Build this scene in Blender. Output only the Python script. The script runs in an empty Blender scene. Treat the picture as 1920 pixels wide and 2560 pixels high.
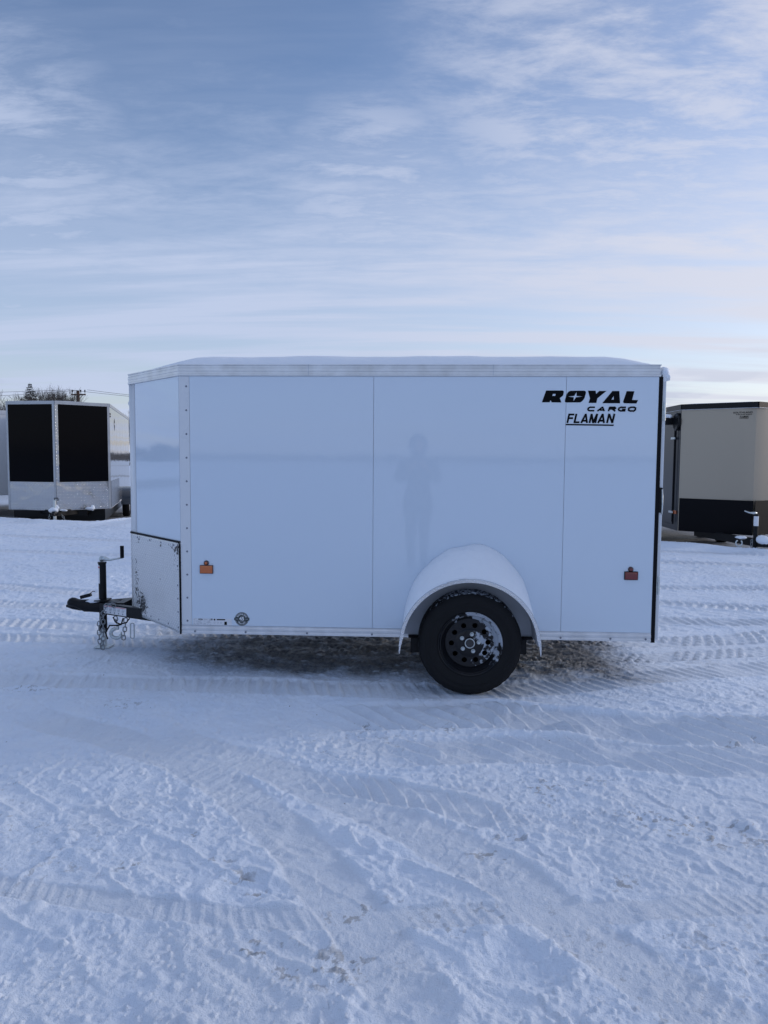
import bpy, bmesh, math, random
import numpy as np
from mathutils import Vector, Matrix
random.seed(7)
PI = math.pi
scene = bpy.context.scene
COL = scene.collection

# ------------------------------------------------------------------ helpers
def link(o, parent=None):
    COL.objects.link(o)
    if parent is not None:
        o.parent = parent
    return o

def tag(o, label=None, cat=None, group=None, kind=None):
    if label: o['label'] = label
    if cat: o['category'] = cat
    if group: o['group'] = group
    if kind: o['kind'] = kind
    return o

def empty(name, loc=(0, 0, 0), rz=0.0):
    o = bpy.data.objects.new(name, None)
    o.location = loc
    o.rotation_euler = (0, 0, rz)
    o.empty_display_size = 0.2
    return link(o)

class MB:
    """collects shapes, builds one mesh object"""
    def __init__(s):
        s.v = []; s.f = []; s.mi = []; s.m = 0; s.sm = []; s.smooth = False
    def add(s, vs, fs):
        b = len(s.v)
        s.v += [tuple(p) for p in vs]
        for f in fs:
            s.f.append([b + i for i in f]); s.mi.append(s.m); s.sm.append(s.smooth)
        return s
    def box(s, x0, x1, y0, y1, z0, z1, c=0.0):
        if c <= 0:
            vs = [(x, y, z) for z in (z0, z1) for y in (y0, y1) for x in (x0, x1)]
            return s.add(vs, [(0, 2, 3, 1), (4, 5, 7, 6), (0, 1, 5, 4), (2, 6, 7, 3), (0, 4, 6, 2), (1, 3, 7, 5)])
        bm = bmesh.new()
        bmesh.ops.create_cube(bm, size=1)
        for v in bm.verts:
            v.co = Vector(((x0 + x1) / 2 + v.co.x * (x1 - x0), (y0 + y1) / 2 + v.co.y * (y1 - y0), (z0 + z1) / 2 + v.co.z * (z1 - z0)))
        bmesh.ops.bevel(bm, geom=bm.edges[:], offset=c, segments=2, affect='EDGES', profile=0.6)
        bm.verts.index_update()
        s.add([v.co[:] for v in bm.verts], [[v.index for v in f.verts] for f in bm.faces])
        bm.free()
        return s
    def obox(s, p, q, w, h, up=(0, 0, 1)):
        """bar of section w x h from p to q"""
        p = Vector(p); q = Vector(q); d = (q - p).normalized(); up = Vector(up)
        r = d.cross(up).normalized(); u = r.cross(d)
        vs = []
        for e in (p, q):
            for a, b in ((-1, -1), (1, -1), (1, 1), (-1, 1)):
                vs.append(e + r * a * w / 2 + u * b * h / 2)
        return s.add(vs, [(0, 1, 2, 3), (7, 6, 5, 4), (0, 4, 5, 1), (1, 5, 6, 2), (2, 6, 7, 3), (3, 7, 4, 0)])
    def tube(s, pts, r, n=10, closed=False, cap=True):
        pts = [Vector(p) for p in pts]; N = len(pts)
        rr = r if isinstance(r, (list, tuple)) else [r] * N
        vs = []; ref = None
        for i, p in enumerate(pts):
            if closed:
                t = (pts[(i + 1) % N] - pts[i - 1]).normalized()
            else:
                t = (pts[min(i + 1, N - 1)] - pts[max(i - 1, 0)]).normalized()
            if ref is None:
                ref = Vector((0, 0, 1)) if abs(t.z) < 0.9 else Vector((1, 0, 0))
            a = (ref - t * ref.dot(t)).normalized(); b = t.cross(a); ref = a
            for k in range(n):
                an = 2 * PI * k / n
                vs.append(p + (a * math.cos(an) + b * math.sin(an)) * rr[i])
        fs = []
        for i in range(N if closed else N - 1):
            j = (i + 1) % N
            for k in range(n):
                l = (k + 1) % n
                fs.append((i * n + k, i * n + l, j * n + l, j * n + k))
        if not closed and cap:
            fs.append(list(range(n))[::-1]); fs.append([(N - 1) * n + k for k in range(n)])
        return s.add(vs, fs)
    def lathe(s, prof, c, axis='y', n=48, a0=0, a1=2 * PI):
        """prof: list of (radius, offset along axis)"""
        full = abs(a1 - a0 - 2 * PI) < 1e-6
        m = n if full else n + 1
        vs = []
        for (r, h) in prof:
            for k in range(m):
                a = a0 + (a1 - a0) * k / n
                ca, sa = math.cos(a) * r, math.sin(a) * r
                if axis == 'y': vs.append((c[0] + ca, c[1] + h, c[2] + sa))
                elif axis == 'z': vs.append((c[0] + ca, c[1] + sa, c[2] + h))
                else: vs.append((c[0] + h, c[1] + ca, c[2] + sa))
        fs = []
        for i in range(len(prof) - 1):
            for k in range(n):
                l = (k + 1) % m
                fs.append((i * m + k, i * m + l, (i + 1) * m + l, (i + 1) * m + k))
        return s.add(vs, fs)
    def sphere(s, c, r, nu=16, nv=10):
        if not isinstance(r, (tuple, list)): r = (r, r, r)
        vs = []; fs = []
        for j in range(nv + 1):
            t = PI * j / nv
            for i in range(nu):
                a = 2 * PI * i / nu
                vs.append((c[0] + r[0] * math.sin(t) * math.cos(a), c[1] + r[1] * math.sin(t) * math.sin(a), c[2] + r[2] * math.cos(t)))
        for j in range(nv):
            for i in range(nu):
                fs.append((j * nu + i, (j + 1) * nu + i, (j + 1) * nu + (i + 1) % nu, j * nu + (i + 1) % nu))
        return s.add(vs, fs)
    def prism(s, poly, z0, z1):
        n = len(poly)
        vs = [(x, y, z0) for x, y in poly] + [(x, y, z1) for x, y in poly]
        fs = [list(range(n))[::-1], [n + i for i in range(n)]]
        fs += [(i, (i + 1) % n, n + (i + 1) % n, n + i) for i in range(n)]
        return s.add(vs, fs)
    def build(s, name, mats, parent=None, autosmooth=None, bevel=0):
        me = bpy.data.meshes.new(name)
        me.from_pydata(s.v, [], s.f)
        if not isinstance(mats, (list, tuple)): mats = [mats]
        for m in mats: me.materials.append(m)
        me.polygons.foreach_set('material_index', s.mi)
        me.polygons.foreach_set('use_smooth', s.sm)
        bm = bmesh.new(); bm.from_mesh(me)
        bmesh.ops.remove_doubles(bm, verts=bm.verts, dist=1e-6)
        bmesh.ops.dissolve_degenerate(bm, dist=1e-7, edges=bm.edges)
        bmesh.ops.recalc_face_normals(bm, faces=bm.faces)
        if autosmooth is not None:
            for f in bm.faces: f.smooth = True
            for e in bm.edges:
                if len(e.link_faces) != 2 or e.calc_face_angle(0) > autosmooth: e.smooth = False
        bm.to_mesh(me); bm.free()
        o = bpy.data.objects.new(name, me)
        link(o, parent)
        if bevel:
            md = o.modifiers.new('bevel', 'BEVEL'); md.width = bevel; md.segments = 2
            md.limit_method = 'ANGLE'; md.angle_limit = math.radians(40)
        return o

def dup(o, parent=None, loc=None):
    c = o.copy(); link(c, parent)
    if loc is not None: c.location = loc
    return c

def copy_tree(o, parent=None):
    c = o.copy(); COL.objects.link(c); c.parent = parent
    for ch in list(o.children): copy_tree(ch, c)
    return c

# ------------------------------------------------------------------ materials
def nodes_of(name):
    m = bpy.data.materials.new(name); m.use_nodes = True
    return m, m.node_tree, m.node_tree.nodes['Principled BSDF']

def N(nt, t, **kw):
    n = nt.nodes.new(t)
    for k, v in kw.items(): setattr(n, k, v)
    return n

def mat(name, col, rough=0.5, metal=0.0, var=0.0, vscale=6.0, bump=0.0, bscale=80.0, coat=0.0, spec=0.5, wave=0.0, wscale=1.5, emit=None):
    m, nt, p = nodes_of(name)
    p.inputs['Base Color'].default_value = (*col, 1)
    p.inputs['Roughness'].default_value = rough
    p.inputs['Metallic'].default_value = metal
    p.inputs['Specular IOR Level'].default_value = spec
    p.inputs['Coat Weight'].default_value = coat
    p.inputs['Coat Roughness'].default_value = 0.06
    tc = N(nt, 'ShaderNodeTexCoord')
    if var:
        nz = N(nt, 'ShaderNodeTexNoise'); nz.inputs['Scale'].default_value = vscale; nz.inputs['Detail'].default_value = 6
        nt.links.new(tc.outputs['Object'], nz.inputs['Vector'])
        mr = N(nt, 'ShaderNodeMapRange'); mr.inputs[1].default_value = 0.3; mr.inputs[2].default_value = 0.7
        mr.inputs[3].default_value = 1 - var; mr.inputs[4].default_value = 1 + var
        nt.links.new(nz.outputs['Fac'], mr.inputs[0])
        mx = N(nt, 'ShaderNodeVectorMath', operation='MULTIPLY'); mx.inputs[0].default_value = col
        nt.links.new(mr.outputs[0], mx.inputs[1])
        nt.links.new(mx.outputs[0], p.inputs['Base Color'])
        mr2 = N(nt, 'ShaderNodeMapRange'); mr2.inputs[3].default_value = max(0, rough - 0.08); mr2.inputs[4].default_value = min(1, rough + 0.12)
        nt.links.new(nz.outputs['Fac'], mr2.inputs[0]); nt.links.new(mr2.outputs[0], p.inputs['Roughness'])
    if bump or wave:
        nb = N(nt, 'ShaderNodeTexNoise'); nb.inputs['Scale'].default_value = bscale if bump else wscale
        nb.inputs['Detail'].default_value = 4 if bump else 1
        nt.links.new(tc.outputs['Object'], nb.inputs['Vector'])
        b = N(nt, 'ShaderNodeBump'); b.inputs['Strength'].default_value = 1.0; b.inputs['Distance'].default_value = bump if bump else wave
        nt.links.new(nb.outputs['Fac'], b.inputs['Height']); nt.links.new(b.outputs['Normal'], p.inputs['Normal'])
    return m

def rgb(r, g, b): return (r, g, b)

def mat_snow_cover(name, tint=(0.80, 0.85, 0.92)):
    m, nt, p = nodes_of(name)
    tc = N(nt, 'ShaderNodeTexCoord')
    p.inputs['Base Color'].default_value = (*tint, 1); p.inputs['Roughness'].default_value = 0.65
    p.inputs['Specular IOR Level'].default_value = 0.3
    h = None
    for sc, d in ((18, 0.006), (110, 0.0022)):
        nz = N(nt, 'ShaderNodeTexNoise'); nz.inputs['Scale'].default_value = sc; nz.inputs['Detail'].default_value = 5
        nt.links.new(tc.outputs['Object'], nz.inputs['Vector'])
        b = N(nt, 'ShaderNodeBump'); b.inputs['Distance'].default_value = d
        nt.links.new(nz.outputs['Fac'], b.inputs['Height'])
        if h: nt.links.new(h.outputs[0], b.inputs['Normal'])
        h = b
    nt.links.new(h.outputs[0], p.inputs['Normal'])
    return m

def mat_tread(name, base=(0.75, 0.77, 0.80), rough=0.28, scale=26.0, frost=0.0, metal=1.0, rot=45):
    """aluminium tread plate: two diagonal sets of raised bars; optional frost with bare dark gaps"""
    m, nt, p = nodes_of(name)
    tc = N(nt, 'ShaderNodeTexCoord')
    sep = N(nt, 'ShaderNodeSeparateXYZ'); nt.links.new(tc.outputs['Object'], sep.inputs[0])
    # in-plane horizontal coordinate: use x*0.73 + y*0.68 so that it works on sloped fronts
    def M(op, a, b=None, c=None):
        n = N(nt, 'ShaderNodeMath', operation=op)
        for i, x in enumerate((a, b, c)):
            if x is None: continue
            if isinstance(x, (int, float)): n.inputs[i].default_value = x
            else: nt.links.new(x, n.inputs[i])
        return n.outputs[0]
    hx = M('ADD', M('MULTIPLY', sep.outputs['X'], -0.68), M('MULTIPLY', M('ABSOLUTE', sep.outputs['Y']), 0.73))
    z = sep.outputs['Z']
    u = M('MULTIPLY', M('ADD', hx, z), scale); v = M('MULTIPLY', M('SUBTRACT', hx, z), scale)
    fu = M('FLOOR', u); fv = M('FLOOR', v)
    par = M('ABSOLUTE', M('MODULO', M('ADD', fu, fv), 2.0))
    du = M('ABSOLUTE', M('SUBTRACT', M('FRACT', M('ADD', u, 1000.0)), 0.5)); dv = M('ABSOLUTE', M('SUBTRACT', M('FRACT', M('ADD', v, 1000.0)), 0.5))
    # elongated ellipse along u or v according to parity
    e1 = M('SQRT', M('ADD', M('POWER', M('MULTIPLY', du, 2.1), 2), M('POWER', M('MULTIPLY', dv, 6.0), 2)))
    e2 = M('SQRT', M('ADD', M('POWER', M('MULTIPLY', du, 6.0), 2), M('POWER', M('MULTIPLY', dv, 2.1), 2)))
    mixe = N(nt, 'ShaderNodeMix'); nt.links.new(par, mixe.inputs[0]); nt.links.new(e1, mixe.inputs[2]); nt.links.new(e2, mixe.inputs[3])
    hgt = N(nt, 'ShaderNodeMapRange'); hgt.interpolation_type = 'SMOOTHSTEP'
    hgt.inputs[1].default_value = 1.05; hgt.inputs[2].default_value = 0.5; hgt.inputs[3].default_value = 0; hgt.inputs[4].default_value = 1
    nt.links.new(mixe.outputs[0], hgt.inputs[0])
    b = N(nt, 'ShaderNodeBump'); b.inputs['Distance'].default_value = 0.0035; b.inputs['Strength'].default_value = 1
    nt.links.new(hgt.outputs[0], b.inputs['Height'])
    nz = N(nt, 'ShaderNodeTexNoise'); nz.inputs['Scale'].default_value = 2.2; nz.inputs['Detail'].default_value = 2
    nt.links.new(tc.outputs['Object'], nz.inputs['Vector'])
    b2 = N(nt, 'ShaderNodeBump'); b2.inputs['Distance'].default_value = 0.02
    nt.links.new(nz.outputs['Fac'], b2.inputs['Height']); nt.links.new(b.outputs[0], b2.inputs['Normal'])
    nt.links.new(b2.outputs[0], p.inputs['Normal'])
    p.inputs['Metallic'].default_value = metal; p.inputs['Roughness'].default_value = rough
    if not frost:
        mc = N(nt, 'ShaderNodeMix', data_type='RGBA')
        mc.inputs[6].default_value = (*[c * 0.72 for c in base], 1); mc.inputs[7].default_value = (*base, 1)
        nt.links.new(hgt.outputs[0], mc.inputs[0]); nt.links.new(mc.outputs[2], p.inputs['Base Color'])
    else:
        # frost: rough whitish film, scraped off in patches (attribute 'bare' paints where)
        at = N(nt, 'ShaderNodeAttribute', attribute_name='bare')
        n2 = N(nt, 'ShaderNodeTexNoise'); n2.inputs['Scale'].default_value = 55; n2.inputs['Detail'].default_value = 3
        nt.links.new(tc.outputs['Object'], n2.inputs['Vector'])
        bare = M('ADD', M('MULTIPLY', at.outputs['Fac'], 0.62), M('MULTIPLY', M('SUBTRACT', n2.outputs['Fac'], 0.5), 1.6))
        th = N(nt, 'ShaderNodeMapRange'); th.inputs[1].default_value = 0.35; th.inputs[2].default_value = 0.42
        nt.links.new(bare, th.inputs[0])
        mc = N(nt, 'ShaderNodeMix', data_type='RGBA')
        mc.inputs[6].default_value = (0.70, 0.71, 0.73, 1); mc.inputs[7].default_value = (0.012, 0.013, 0.017, 1)
        hl = N(nt, 'ShaderNodeMix', data_type='RGBA'); hl.inputs[6].default_value = (0.66, 0.68, 0.70, 1); hl.inputs[7].default_value = (0.90, 0.91, 0.93, 1)
        nt.links.new(hgt.outputs[0], hl.inputs[0]); nt.links.new(hl.outputs[2], mc.inputs[6])
        nt.links.new(th.outputs[0], mc.inputs[0]); nt.links.new(mc.outputs[2], p.inputs['Base Color'])
        mm = N(nt, 'ShaderNodeMapRange'); mm.inputs[3].default_value = 0.55; mm.inputs[4].default_value = 0.1
        nt.links.new(th.outputs[0], mm.inputs[0]); nt.links.new(mm.outputs[0], p.inputs['Metallic'])
        mr = N(nt, 'ShaderNodeMapRange'); mr.inputs[3].default_value = 0.30; mr.inputs[4].default_value = 0.3
        nt.links.new(th.outputs[0], mr.inputs[0]); nt.links.new(mr.outputs[0], p.inputs['Roughness'])
    return m

def mat_snowflecked(name, col, rough, metal=0.0, centre=(0, 0, 0), direction=(0.7, 0, 0.7), lo=0.05, hi=0.2, scale=30, thr=0.56, coat=0.0, rmin=0.0, rmax=9.0):
    """dark part with frozen snow caught on its upper side (real snow, stays put)"""
    m, nt, p = nodes_of(name)
    tc = N(nt, 'ShaderNodeTexCoord')
    sub = N(nt, 'ShaderNodeVectorMath', operation='SUBTRACT'); sub.inputs[1].default_value = centre
    nt.links.new(tc.outputs['Object'], sub.inputs[0])
    dot = N(nt, 'ShaderNodeVectorMath', operation='DOT_PRODUCT'); dot.inputs[1].default_value = direction
    nt.links.new(sub.outputs[0], dot.inputs[0])
    mr = N(nt, 'ShaderNodeMapRange'); mr.inputs[1].default_value = lo; mr.inputs[2].default_value = hi
    mr.inputs[3].default_value = -0.25; mr.inputs[4].default_value = 0.10
    nt.links.new(dot.outputs['Value'], mr.inputs[0])
    nz = N(nt, 'ShaderNodeTexNoise'); nz.inputs['Scale'].default_value = scale; nz.inputs['Detail'].default_value = 8; nz.inputs['Roughness'].default_value = 0.62
    nt.links.new(tc.outputs['Object'], nz.inputs['Vector'])
    ad = N(nt, 'ShaderNodeMath', operation='ADD'); nt.links.new(mr.outputs[0], ad.inputs[0]); nt.links.new(nz.outputs['Fac'], ad.inputs[1])
    th = N(nt, 'ShaderNodeMapRange'); th.inputs[1].default_value = thr; th.inputs[2].default_value = thr + 0.05
    nt.links.new(ad.outputs[0], th.inputs[0])
    mc = N(nt, 'ShaderNodeMix', data_type='RGBA'); mc.inputs[6].default_value = (*col, 1); mc.inputs[7].default_value = (0.40, 0.44, 0.50, 1)
    nt.links.new(th.outputs[0], mc.inputs[0]); nt.links.new(mc.outputs[2], p.inputs['Base Color'])
    r = N(nt, 'ShaderNodeMapRange'); r.inputs[3].default_value = rough; r.inputs[4].default_value = 0.8
    nt.links.new(th.outputs[0], r.inputs[0]); nt.links.new(r.outputs[0], p.inputs['Roughness'])
    p.inputs['Metallic'].default_value = metal; p.inputs['Coat Weight'].default_value = coat; p.inputs['Specular IOR Level'].default_value = 0.22
    b = N(nt, 'ShaderNodeBump'); b.inputs['Distance'].default_value = 0.004
    nt.links.new(th.outputs[0], b.inputs['Height']); nt.links.new(b.outputs[0], p.inputs['Normal'])
    return m

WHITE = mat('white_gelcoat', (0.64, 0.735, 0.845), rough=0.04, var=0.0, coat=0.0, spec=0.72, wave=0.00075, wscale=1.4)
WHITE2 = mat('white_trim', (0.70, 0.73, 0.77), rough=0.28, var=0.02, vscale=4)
GAP = mat('panel_gap', (0.46, 0.51, 0.58), rough=0.7)
ALU = mat('rail_aluminium', (0.66, 0.68, 0.71), rough=0.30, metal=0.7, var=0.14, vscale=9)
ALU2 = mat('rail_aluminium_dull', (0.50, 0.53, 0.58), rough=0.42, metal=0.5, var=0.12, vscale=14)
BLACKSEAL = mat('black_rubber', (0.005, 0.005, 0.007), rough=0.6, spec=0.15)
BLACKPAINT = mat('black_paint', (0.006, 0.007, 0.009), rough=0.32, spec=0.2, var=0.2, vscale=30, bump=0.0006, bscale=150)
DARKSTEEL = mat('dark_steel', (0.010, 0.010, 0.012), rough=0.6, spec=0.15)
ZINC = mat('zinc_steel', (0.55, 0.60, 0.62), rough=0.35, metal=0.75, var=0.15, vscale=40)
GREYALU = mat('grey_well_liner', (0.52, 0.55, 0.60), rough=0.55, metal=0.1, var=0.05, vscale=5)
AMBER = mat('amber_lens', (0.55, 0.13, 0.025), rough=0.25, coat=0.6)
REDLENS = mat('red_lens', (0.16, 0.010, 0.010), rough=0.2, coat=0.7)
DARKRED = mat('dark_bulb', (0.05, 0.012, 0.010), rough=0.3, coat=0.5)
VINYL = mat('black_vinyl', (0.003, 0.0035, 0.005), rough=.5, spec=0.08)
CHAINM = mat('galvanised_chain', (0.26, 0.28, 0.30), rough=.38, metal=.8, var=.2, vscale=60)
LABELW = mat('white_label', (0.72, 0.74, 0.78), rough=0.45)
LABELG = mat('label_print', (0.28, 0.31, 0.36), rough=0.5)
LABELR = mat('label_red', (0.5, 0.12, 0.12), rough=0.5)
OLIVE = mat('badge_green', (0.035, 0.05, 0.055), rough=0.4)
GOLD = mat('badge_gold', (0.10, 0.09, 0.05), rough=0.4)
SNOWC = mat_snow_cover('snow_cover')
TREADF = mat_tread('frosted_tread_plate', frost=1.0, scale=30)
TREAD = mat_tread('tread_plate', scale=22, rough=0.3)
TREADL = mat_tread('lip_tread_plate', base=(0.9, 0.92, 0.95), scale=30, rough=0.22)

# ------------------------------------------------------------------ camera
CAM = Vector((1.5809, -4.8976, 1.4852)); YAW, PIT, ROL, FPX = -0.0483, 0.073, 0.0066, 1888.63
Fw = Vector((math.sin(YAW) * math.cos(PIT), math.cos(YAW) * math.cos(PIT), -math.sin(PIT)))
Rw = Vector((math.cos(YAW), -math.sin(YAW), 0)); Uw = Rw.cross(Fw)
c_, s_ = math.cos(ROL), math.sin(ROL)
Rc = Rw * c_ + Uw * s_; Uc = -Rw * s_ + Uw * c_
cam = bpy.data.cameras.new('camera'); co = bpy.data.objects.new('camera', cam); COL.objects.link(co)
mw = Matrix((Rc, Uc, -Fw)).transposed().to_4x4(); mw.translation = CAM
co.matrix_world = mw
cam.sensor_fit = 'VERTICAL'; cam.sensor_height = 36.0; cam.sensor_width = 27.0; cam.lens = FPX / 2560 * 36.0
cam.clip_start = 0.02; cam.clip_end = 3000
scene.camera = co

# ------------------------------------------------------------------ sky + sun
SUN_AZ = math.radians(66); SUN_EL = math.radians(13)     # azimuth from +Y towards +X
w = bpy.data.worlds.new('World'); scene.world = w; w.use_nodes = True
nt = w.node_tree; nt.nodes.clear()
def WM(op, a, b=None, c=None, clamp=False):
    n = N(nt, 'ShaderNodeMath', operation=op); n.use_clamp = clamp
    for i, x in enumerate((a, b, c)):
        if x is None: continue
        if isinstance(x, (int, float)): n.inputs[i].default_value = x
        else: nt.links.new(x, n.inputs[i])
    return n.outputs[0]
def WR(x, a, b, c=0.0, d=1.0, smooth=True):
    n = N(nt, 'ShaderNodeMapRange'); n.interpolation_type = 'SMOOTHSTEP' if smooth else 'LINEAR'
    for i, q in enumerate((a, b, c, d)): n.inputs[i + 1].default_value = q
    nt.links.new(x, n.inputs[0]); return n.outputs[0]
sky = N(nt, 'ShaderNodeTexSky'); sky.sky_type = 'NISHITA'; sky.sun_disc = False
sky.sun_elevation = SUN_EL; sky.sun_rotation = SUN_AZ
sky.air_density = 1.0; sky.dust_density = 0.6; sky.ozone_density = 2.0
tc = N(nt, 'ShaderNodeTexCoord'); sp = N(nt, 'ShaderNodeSeparateXYZ'); nt.links.new(tc.outputs['Generated'], sp.inputs[0])
zc = WM('MAXIMUM', sp.outputs['Z'], 0.0)
den = WM('ADD', zc, 0.10)
px = WM('DIVIDE', sp.outputs['X'], den); py = WM('DIVIDE', sp.outputs['Y'], den)
pv = N(nt, 'ShaderNodeCombineXYZ'); nt.links.new(px, pv.inputs[0]); nt.links.new(py, pv.inputs[1])
# bands: thin sheets stretched across the view
mp = N(nt, 'ShaderNodeMapping'); mp.inputs['Rotation'].default_value = (0, 0, math.radians(-9)); mp.inputs['Scale'].default_value = (0.34, 2.3, 1); mp.inputs['Location'].default_value = (1.3, 0.4, 0)
nt.links.new(pv.outputs[0], mp.inputs[0])
n1 = N(nt, 'ShaderNodeTexNoise'); n1.inputs['Scale'].default_value = 1.0; n1.inputs['Detail'].default_value = 7; n1.inputs['Roughness'].default_value = 0.56; n1.inputs['Distortion'].default_value = 0.25
nt.links.new(mp.outputs[0], n1.inputs['Vector'])
# wisps: finer, curling
mp2 = N(nt, 'ShaderNodeMapping'); mp2.inputs['Rotation'].default_value = (0, 0, math.radians(-35)); mp2.inputs['Scale'].default_value = (2.0, 4.2, 1)
nt.links.new(pv.outputs[0], mp2.inputs[0])
n2 = N(nt, 'ShaderNodeTexNoise'); n2.inputs['Scale'].default_value = 1.5; n2.inputs['Detail'].default_value = 13; n2.inputs['Roughness'].default_value = 0.66; n2.inputs['Distortion'].default_value = 0.22
nt.links.new(mp2.outputs[0], n2.inputs['Vector'])
def blob(az, el, k0, k1):
    a = math.radians(az) + YAW; e = math.radians(el)
    d = N(nt, 'ShaderNodeVectorMath', operation='DOT_PRODUCT')
    nrm = N(nt, 'ShaderNodeVectorMath', operation='NORMALIZE'); nt.links.new(tc.outputs['Generated'], nrm.inputs[0])
    nt.links.new(nrm.outputs[0], d.inputs[0]); d.inputs[1].default_value = (math.sin(a) * math.cos(e), math.cos(a) * math.cos(e), math.sin(e))
    return WR(d.outputs['Value'], math.cos(math.radians(k1)), math.cos(math.radians(k0)))
lowz = WM('ADD', sp.outputs['Z'], WM('ADD', WM('MULTIPLY', WM('SUBTRACT', n2.outputs['Fac'], 0.5), 0.30), WM('MULTIPLY', WM('SUBTRACT', n1.outputs['Fac'], 0.5), 0.22)))
low = WR(lowz, 0.50, 0.20)           # the veil thickens towards the horizon
band = WR(n1.outputs['Fac'], 0.38, 0.62)
veil = WM('MULTIPLY', low, WM('ADD', WM('MULTIPLY', 0.50, low), WM('MULTIPLY', band, 0.58)))
wisp = WR(n2.outputs['Fac'], 0.38, 0.64)
bl = WM('MAXIMUM', blob(19, 26, 0, 20), WM('MAXIMUM', WM('MULTIPLY', blob(-30, 16.5, 0, 15), 1.1), WM('MULTIPLY', blob(-1, 18, 0, 9), 1.0)))
wv = WM('MULTIPLY', bl, WM('ADD', 0.22, WM('MULTIPLY', wisp, 0.78)))
hi_ = WM('MULTIPLY', WR(n1.outputs['Fac'], 0.46, 0.75), 0.30)
cl = WM('MAXIMUM', veil, WM('MULTIPLY', wv, 0.78)); cl = WM('MAXIMUM', cl, hi_, clamp=True)
high = WR(sp.outputs['Z'], 0.62, 0.86)  # bright cloud overhead, added out of frame to light the snow from above
cl = WM('MAXIMUM', WM('MULTIPLY', cl, 0.92), WM('MULTIPLY', high, 0.9))
# low grey-blue cloud bank close above the horizon
mp3 = N(nt, 'ShaderNodeMapping'); mp3.inputs['Scale'].default_value = (5, 5, 26)
nt.links.new(tc.outputs['Generated'], mp3.inputs[0])
n3 = N(nt, 'ShaderNodeTexNoise'); n3.inputs['Scale'].default_value = 1.0; n3.inputs['Detail'].default_value = 6
nt.links.new(mp3.outputs[0], n3.inputs['Vector'])
bank = WM('MULTIPLY', WR(n3.outputs['Fac'], 0.52, 0.60), WR(sp.outputs['Z'], 0.16, 0.04))
# cloud colour: cool white on the left, faint warm towards the sun
dsun = N(nt, 'ShaderNodeVectorMath', operation='DOT_PRODUCT'); nt.links.new(tc.outputs['Generated'], dsun.inputs[0])
dsun.inputs[1].default_value = (math.sin(SUN_AZ) * math.cos(SUN_EL), math.cos(SUN_AZ) * math.cos(SUN_EL), math.sin(SUN_EL))
sunw = WR(dsun.outputs['Value'], 0.15, 1.0)
cc = N(nt, 'ShaderNodeMix', data_type='RGBA'); cc.inputs[6].default_value = (5.4, 6.2, 8.2, 1); cc.inputs[7].default_value = (7.6, 7.6, 8.4, 1)
nt.links.new(sunw, cc.inputs[0])
cb = N(nt, 'ShaderNodeMix', data_type='RGBA'); cb.inputs[7].default_value = (4.0, 4.6, 6.3, 1)
nt.links.new(WM('MULTIPLY', bank, 0.5), cb.inputs[0]); nt.links.new(cc.outputs[2], cb.inputs[6])
blue = N(nt, 'ShaderNodeVectorMath', operation='MULTIPLY'); blue.inputs[1].default_value = (1.72, 1.64, 1.86)
nt.links.new(sky.outputs[0], blue.inputs[0])
mixs = N(nt, 'ShaderNodeMix', data_type='RGBA'); nt.links.new(cl, mixs.inputs[0]); nt.links.new(blue.outputs[0], mixs.inputs[6]); nt.links.new(cb.outputs[2], mixs.inputs[7])
bg = N(nt, 'ShaderNodeBackground'); bg.inputs['Strength'].default_value = 0.10
nt.links.new(mixs.outputs[2], bg.inputs['Color'])
wo = N(nt, 'ShaderNodeOutputWorld'); nt.links.new(bg.outputs[0], wo.inputs[0])

sl = bpy.data.lights.new('sun', 'SUN'); sl.energy = 1.10; sl.angle = math.radians(8); sl.color = (1.0, 0.93, 0.86)
so = bpy.data.objects.new('sun', sl); COL.objects.link(so)
sd = Vector((math.sin(SUN_AZ) * math.cos(SUN_EL), math.cos(SUN_AZ) * math.cos(SUN_EL), math.sin(SUN_EL)))
so.rotation_euler = sd.to_track_quat('Z', 'Y').to_euler(); so.location = (30, 12, 12)
scene.view_settings.view_transform = 'Standard'; scene.view_settings.look = 'None'
scene.view_settings.exposure = 0.0; scene.view_settings.gamma = 1

# ------------------------------------------------------------------ numpy noise
def _hash(ix, iy, seed):
    h = (ix.astype(np.int64) * 374761393 + iy.astype(np.int64) * 668265263 + seed * 974634777) & 0xffffffff
    h = ((h ^ (h >> 13)) * 1274126177) & 0xffffffff
    return ((h ^ (h >> 16)) & 0xffffff) / float(0xffffff)
def vnoise(x, y, seed=0):
    ix = np.floor(x); iy = np.floor(y); fx = x - ix; fy = y - iy
    ux = fx * fx * fx * (fx * (fx * 6 - 15) + 10); uy = fy * fy * fy * (fy * (fy * 6 - 15) + 10)
    a = _hash(ix, iy, seed); b = _hash(ix + 1, iy, seed); c = _hash(ix, iy + 1, seed); d = _hash(ix + 1, iy + 1, seed)
    return (a * (1 - ux) + b * ux) * (1 - uy) + (c * (1 - ux) + d * ux) * uy
def fbm(x, y, seed=0, oct=4, gain=0.5):
    t = 0; a = 1.0; s = 0
    for o in range(oct):
        t = t + a * (vnoise(x, y, seed + o * 17) - 0.5); s += a
        x, y = x * 1.93 + y * 0.42 + 3.1, y * 1.93 - x * 0.42 + 1.7; a *= gain
    return t / s
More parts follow.
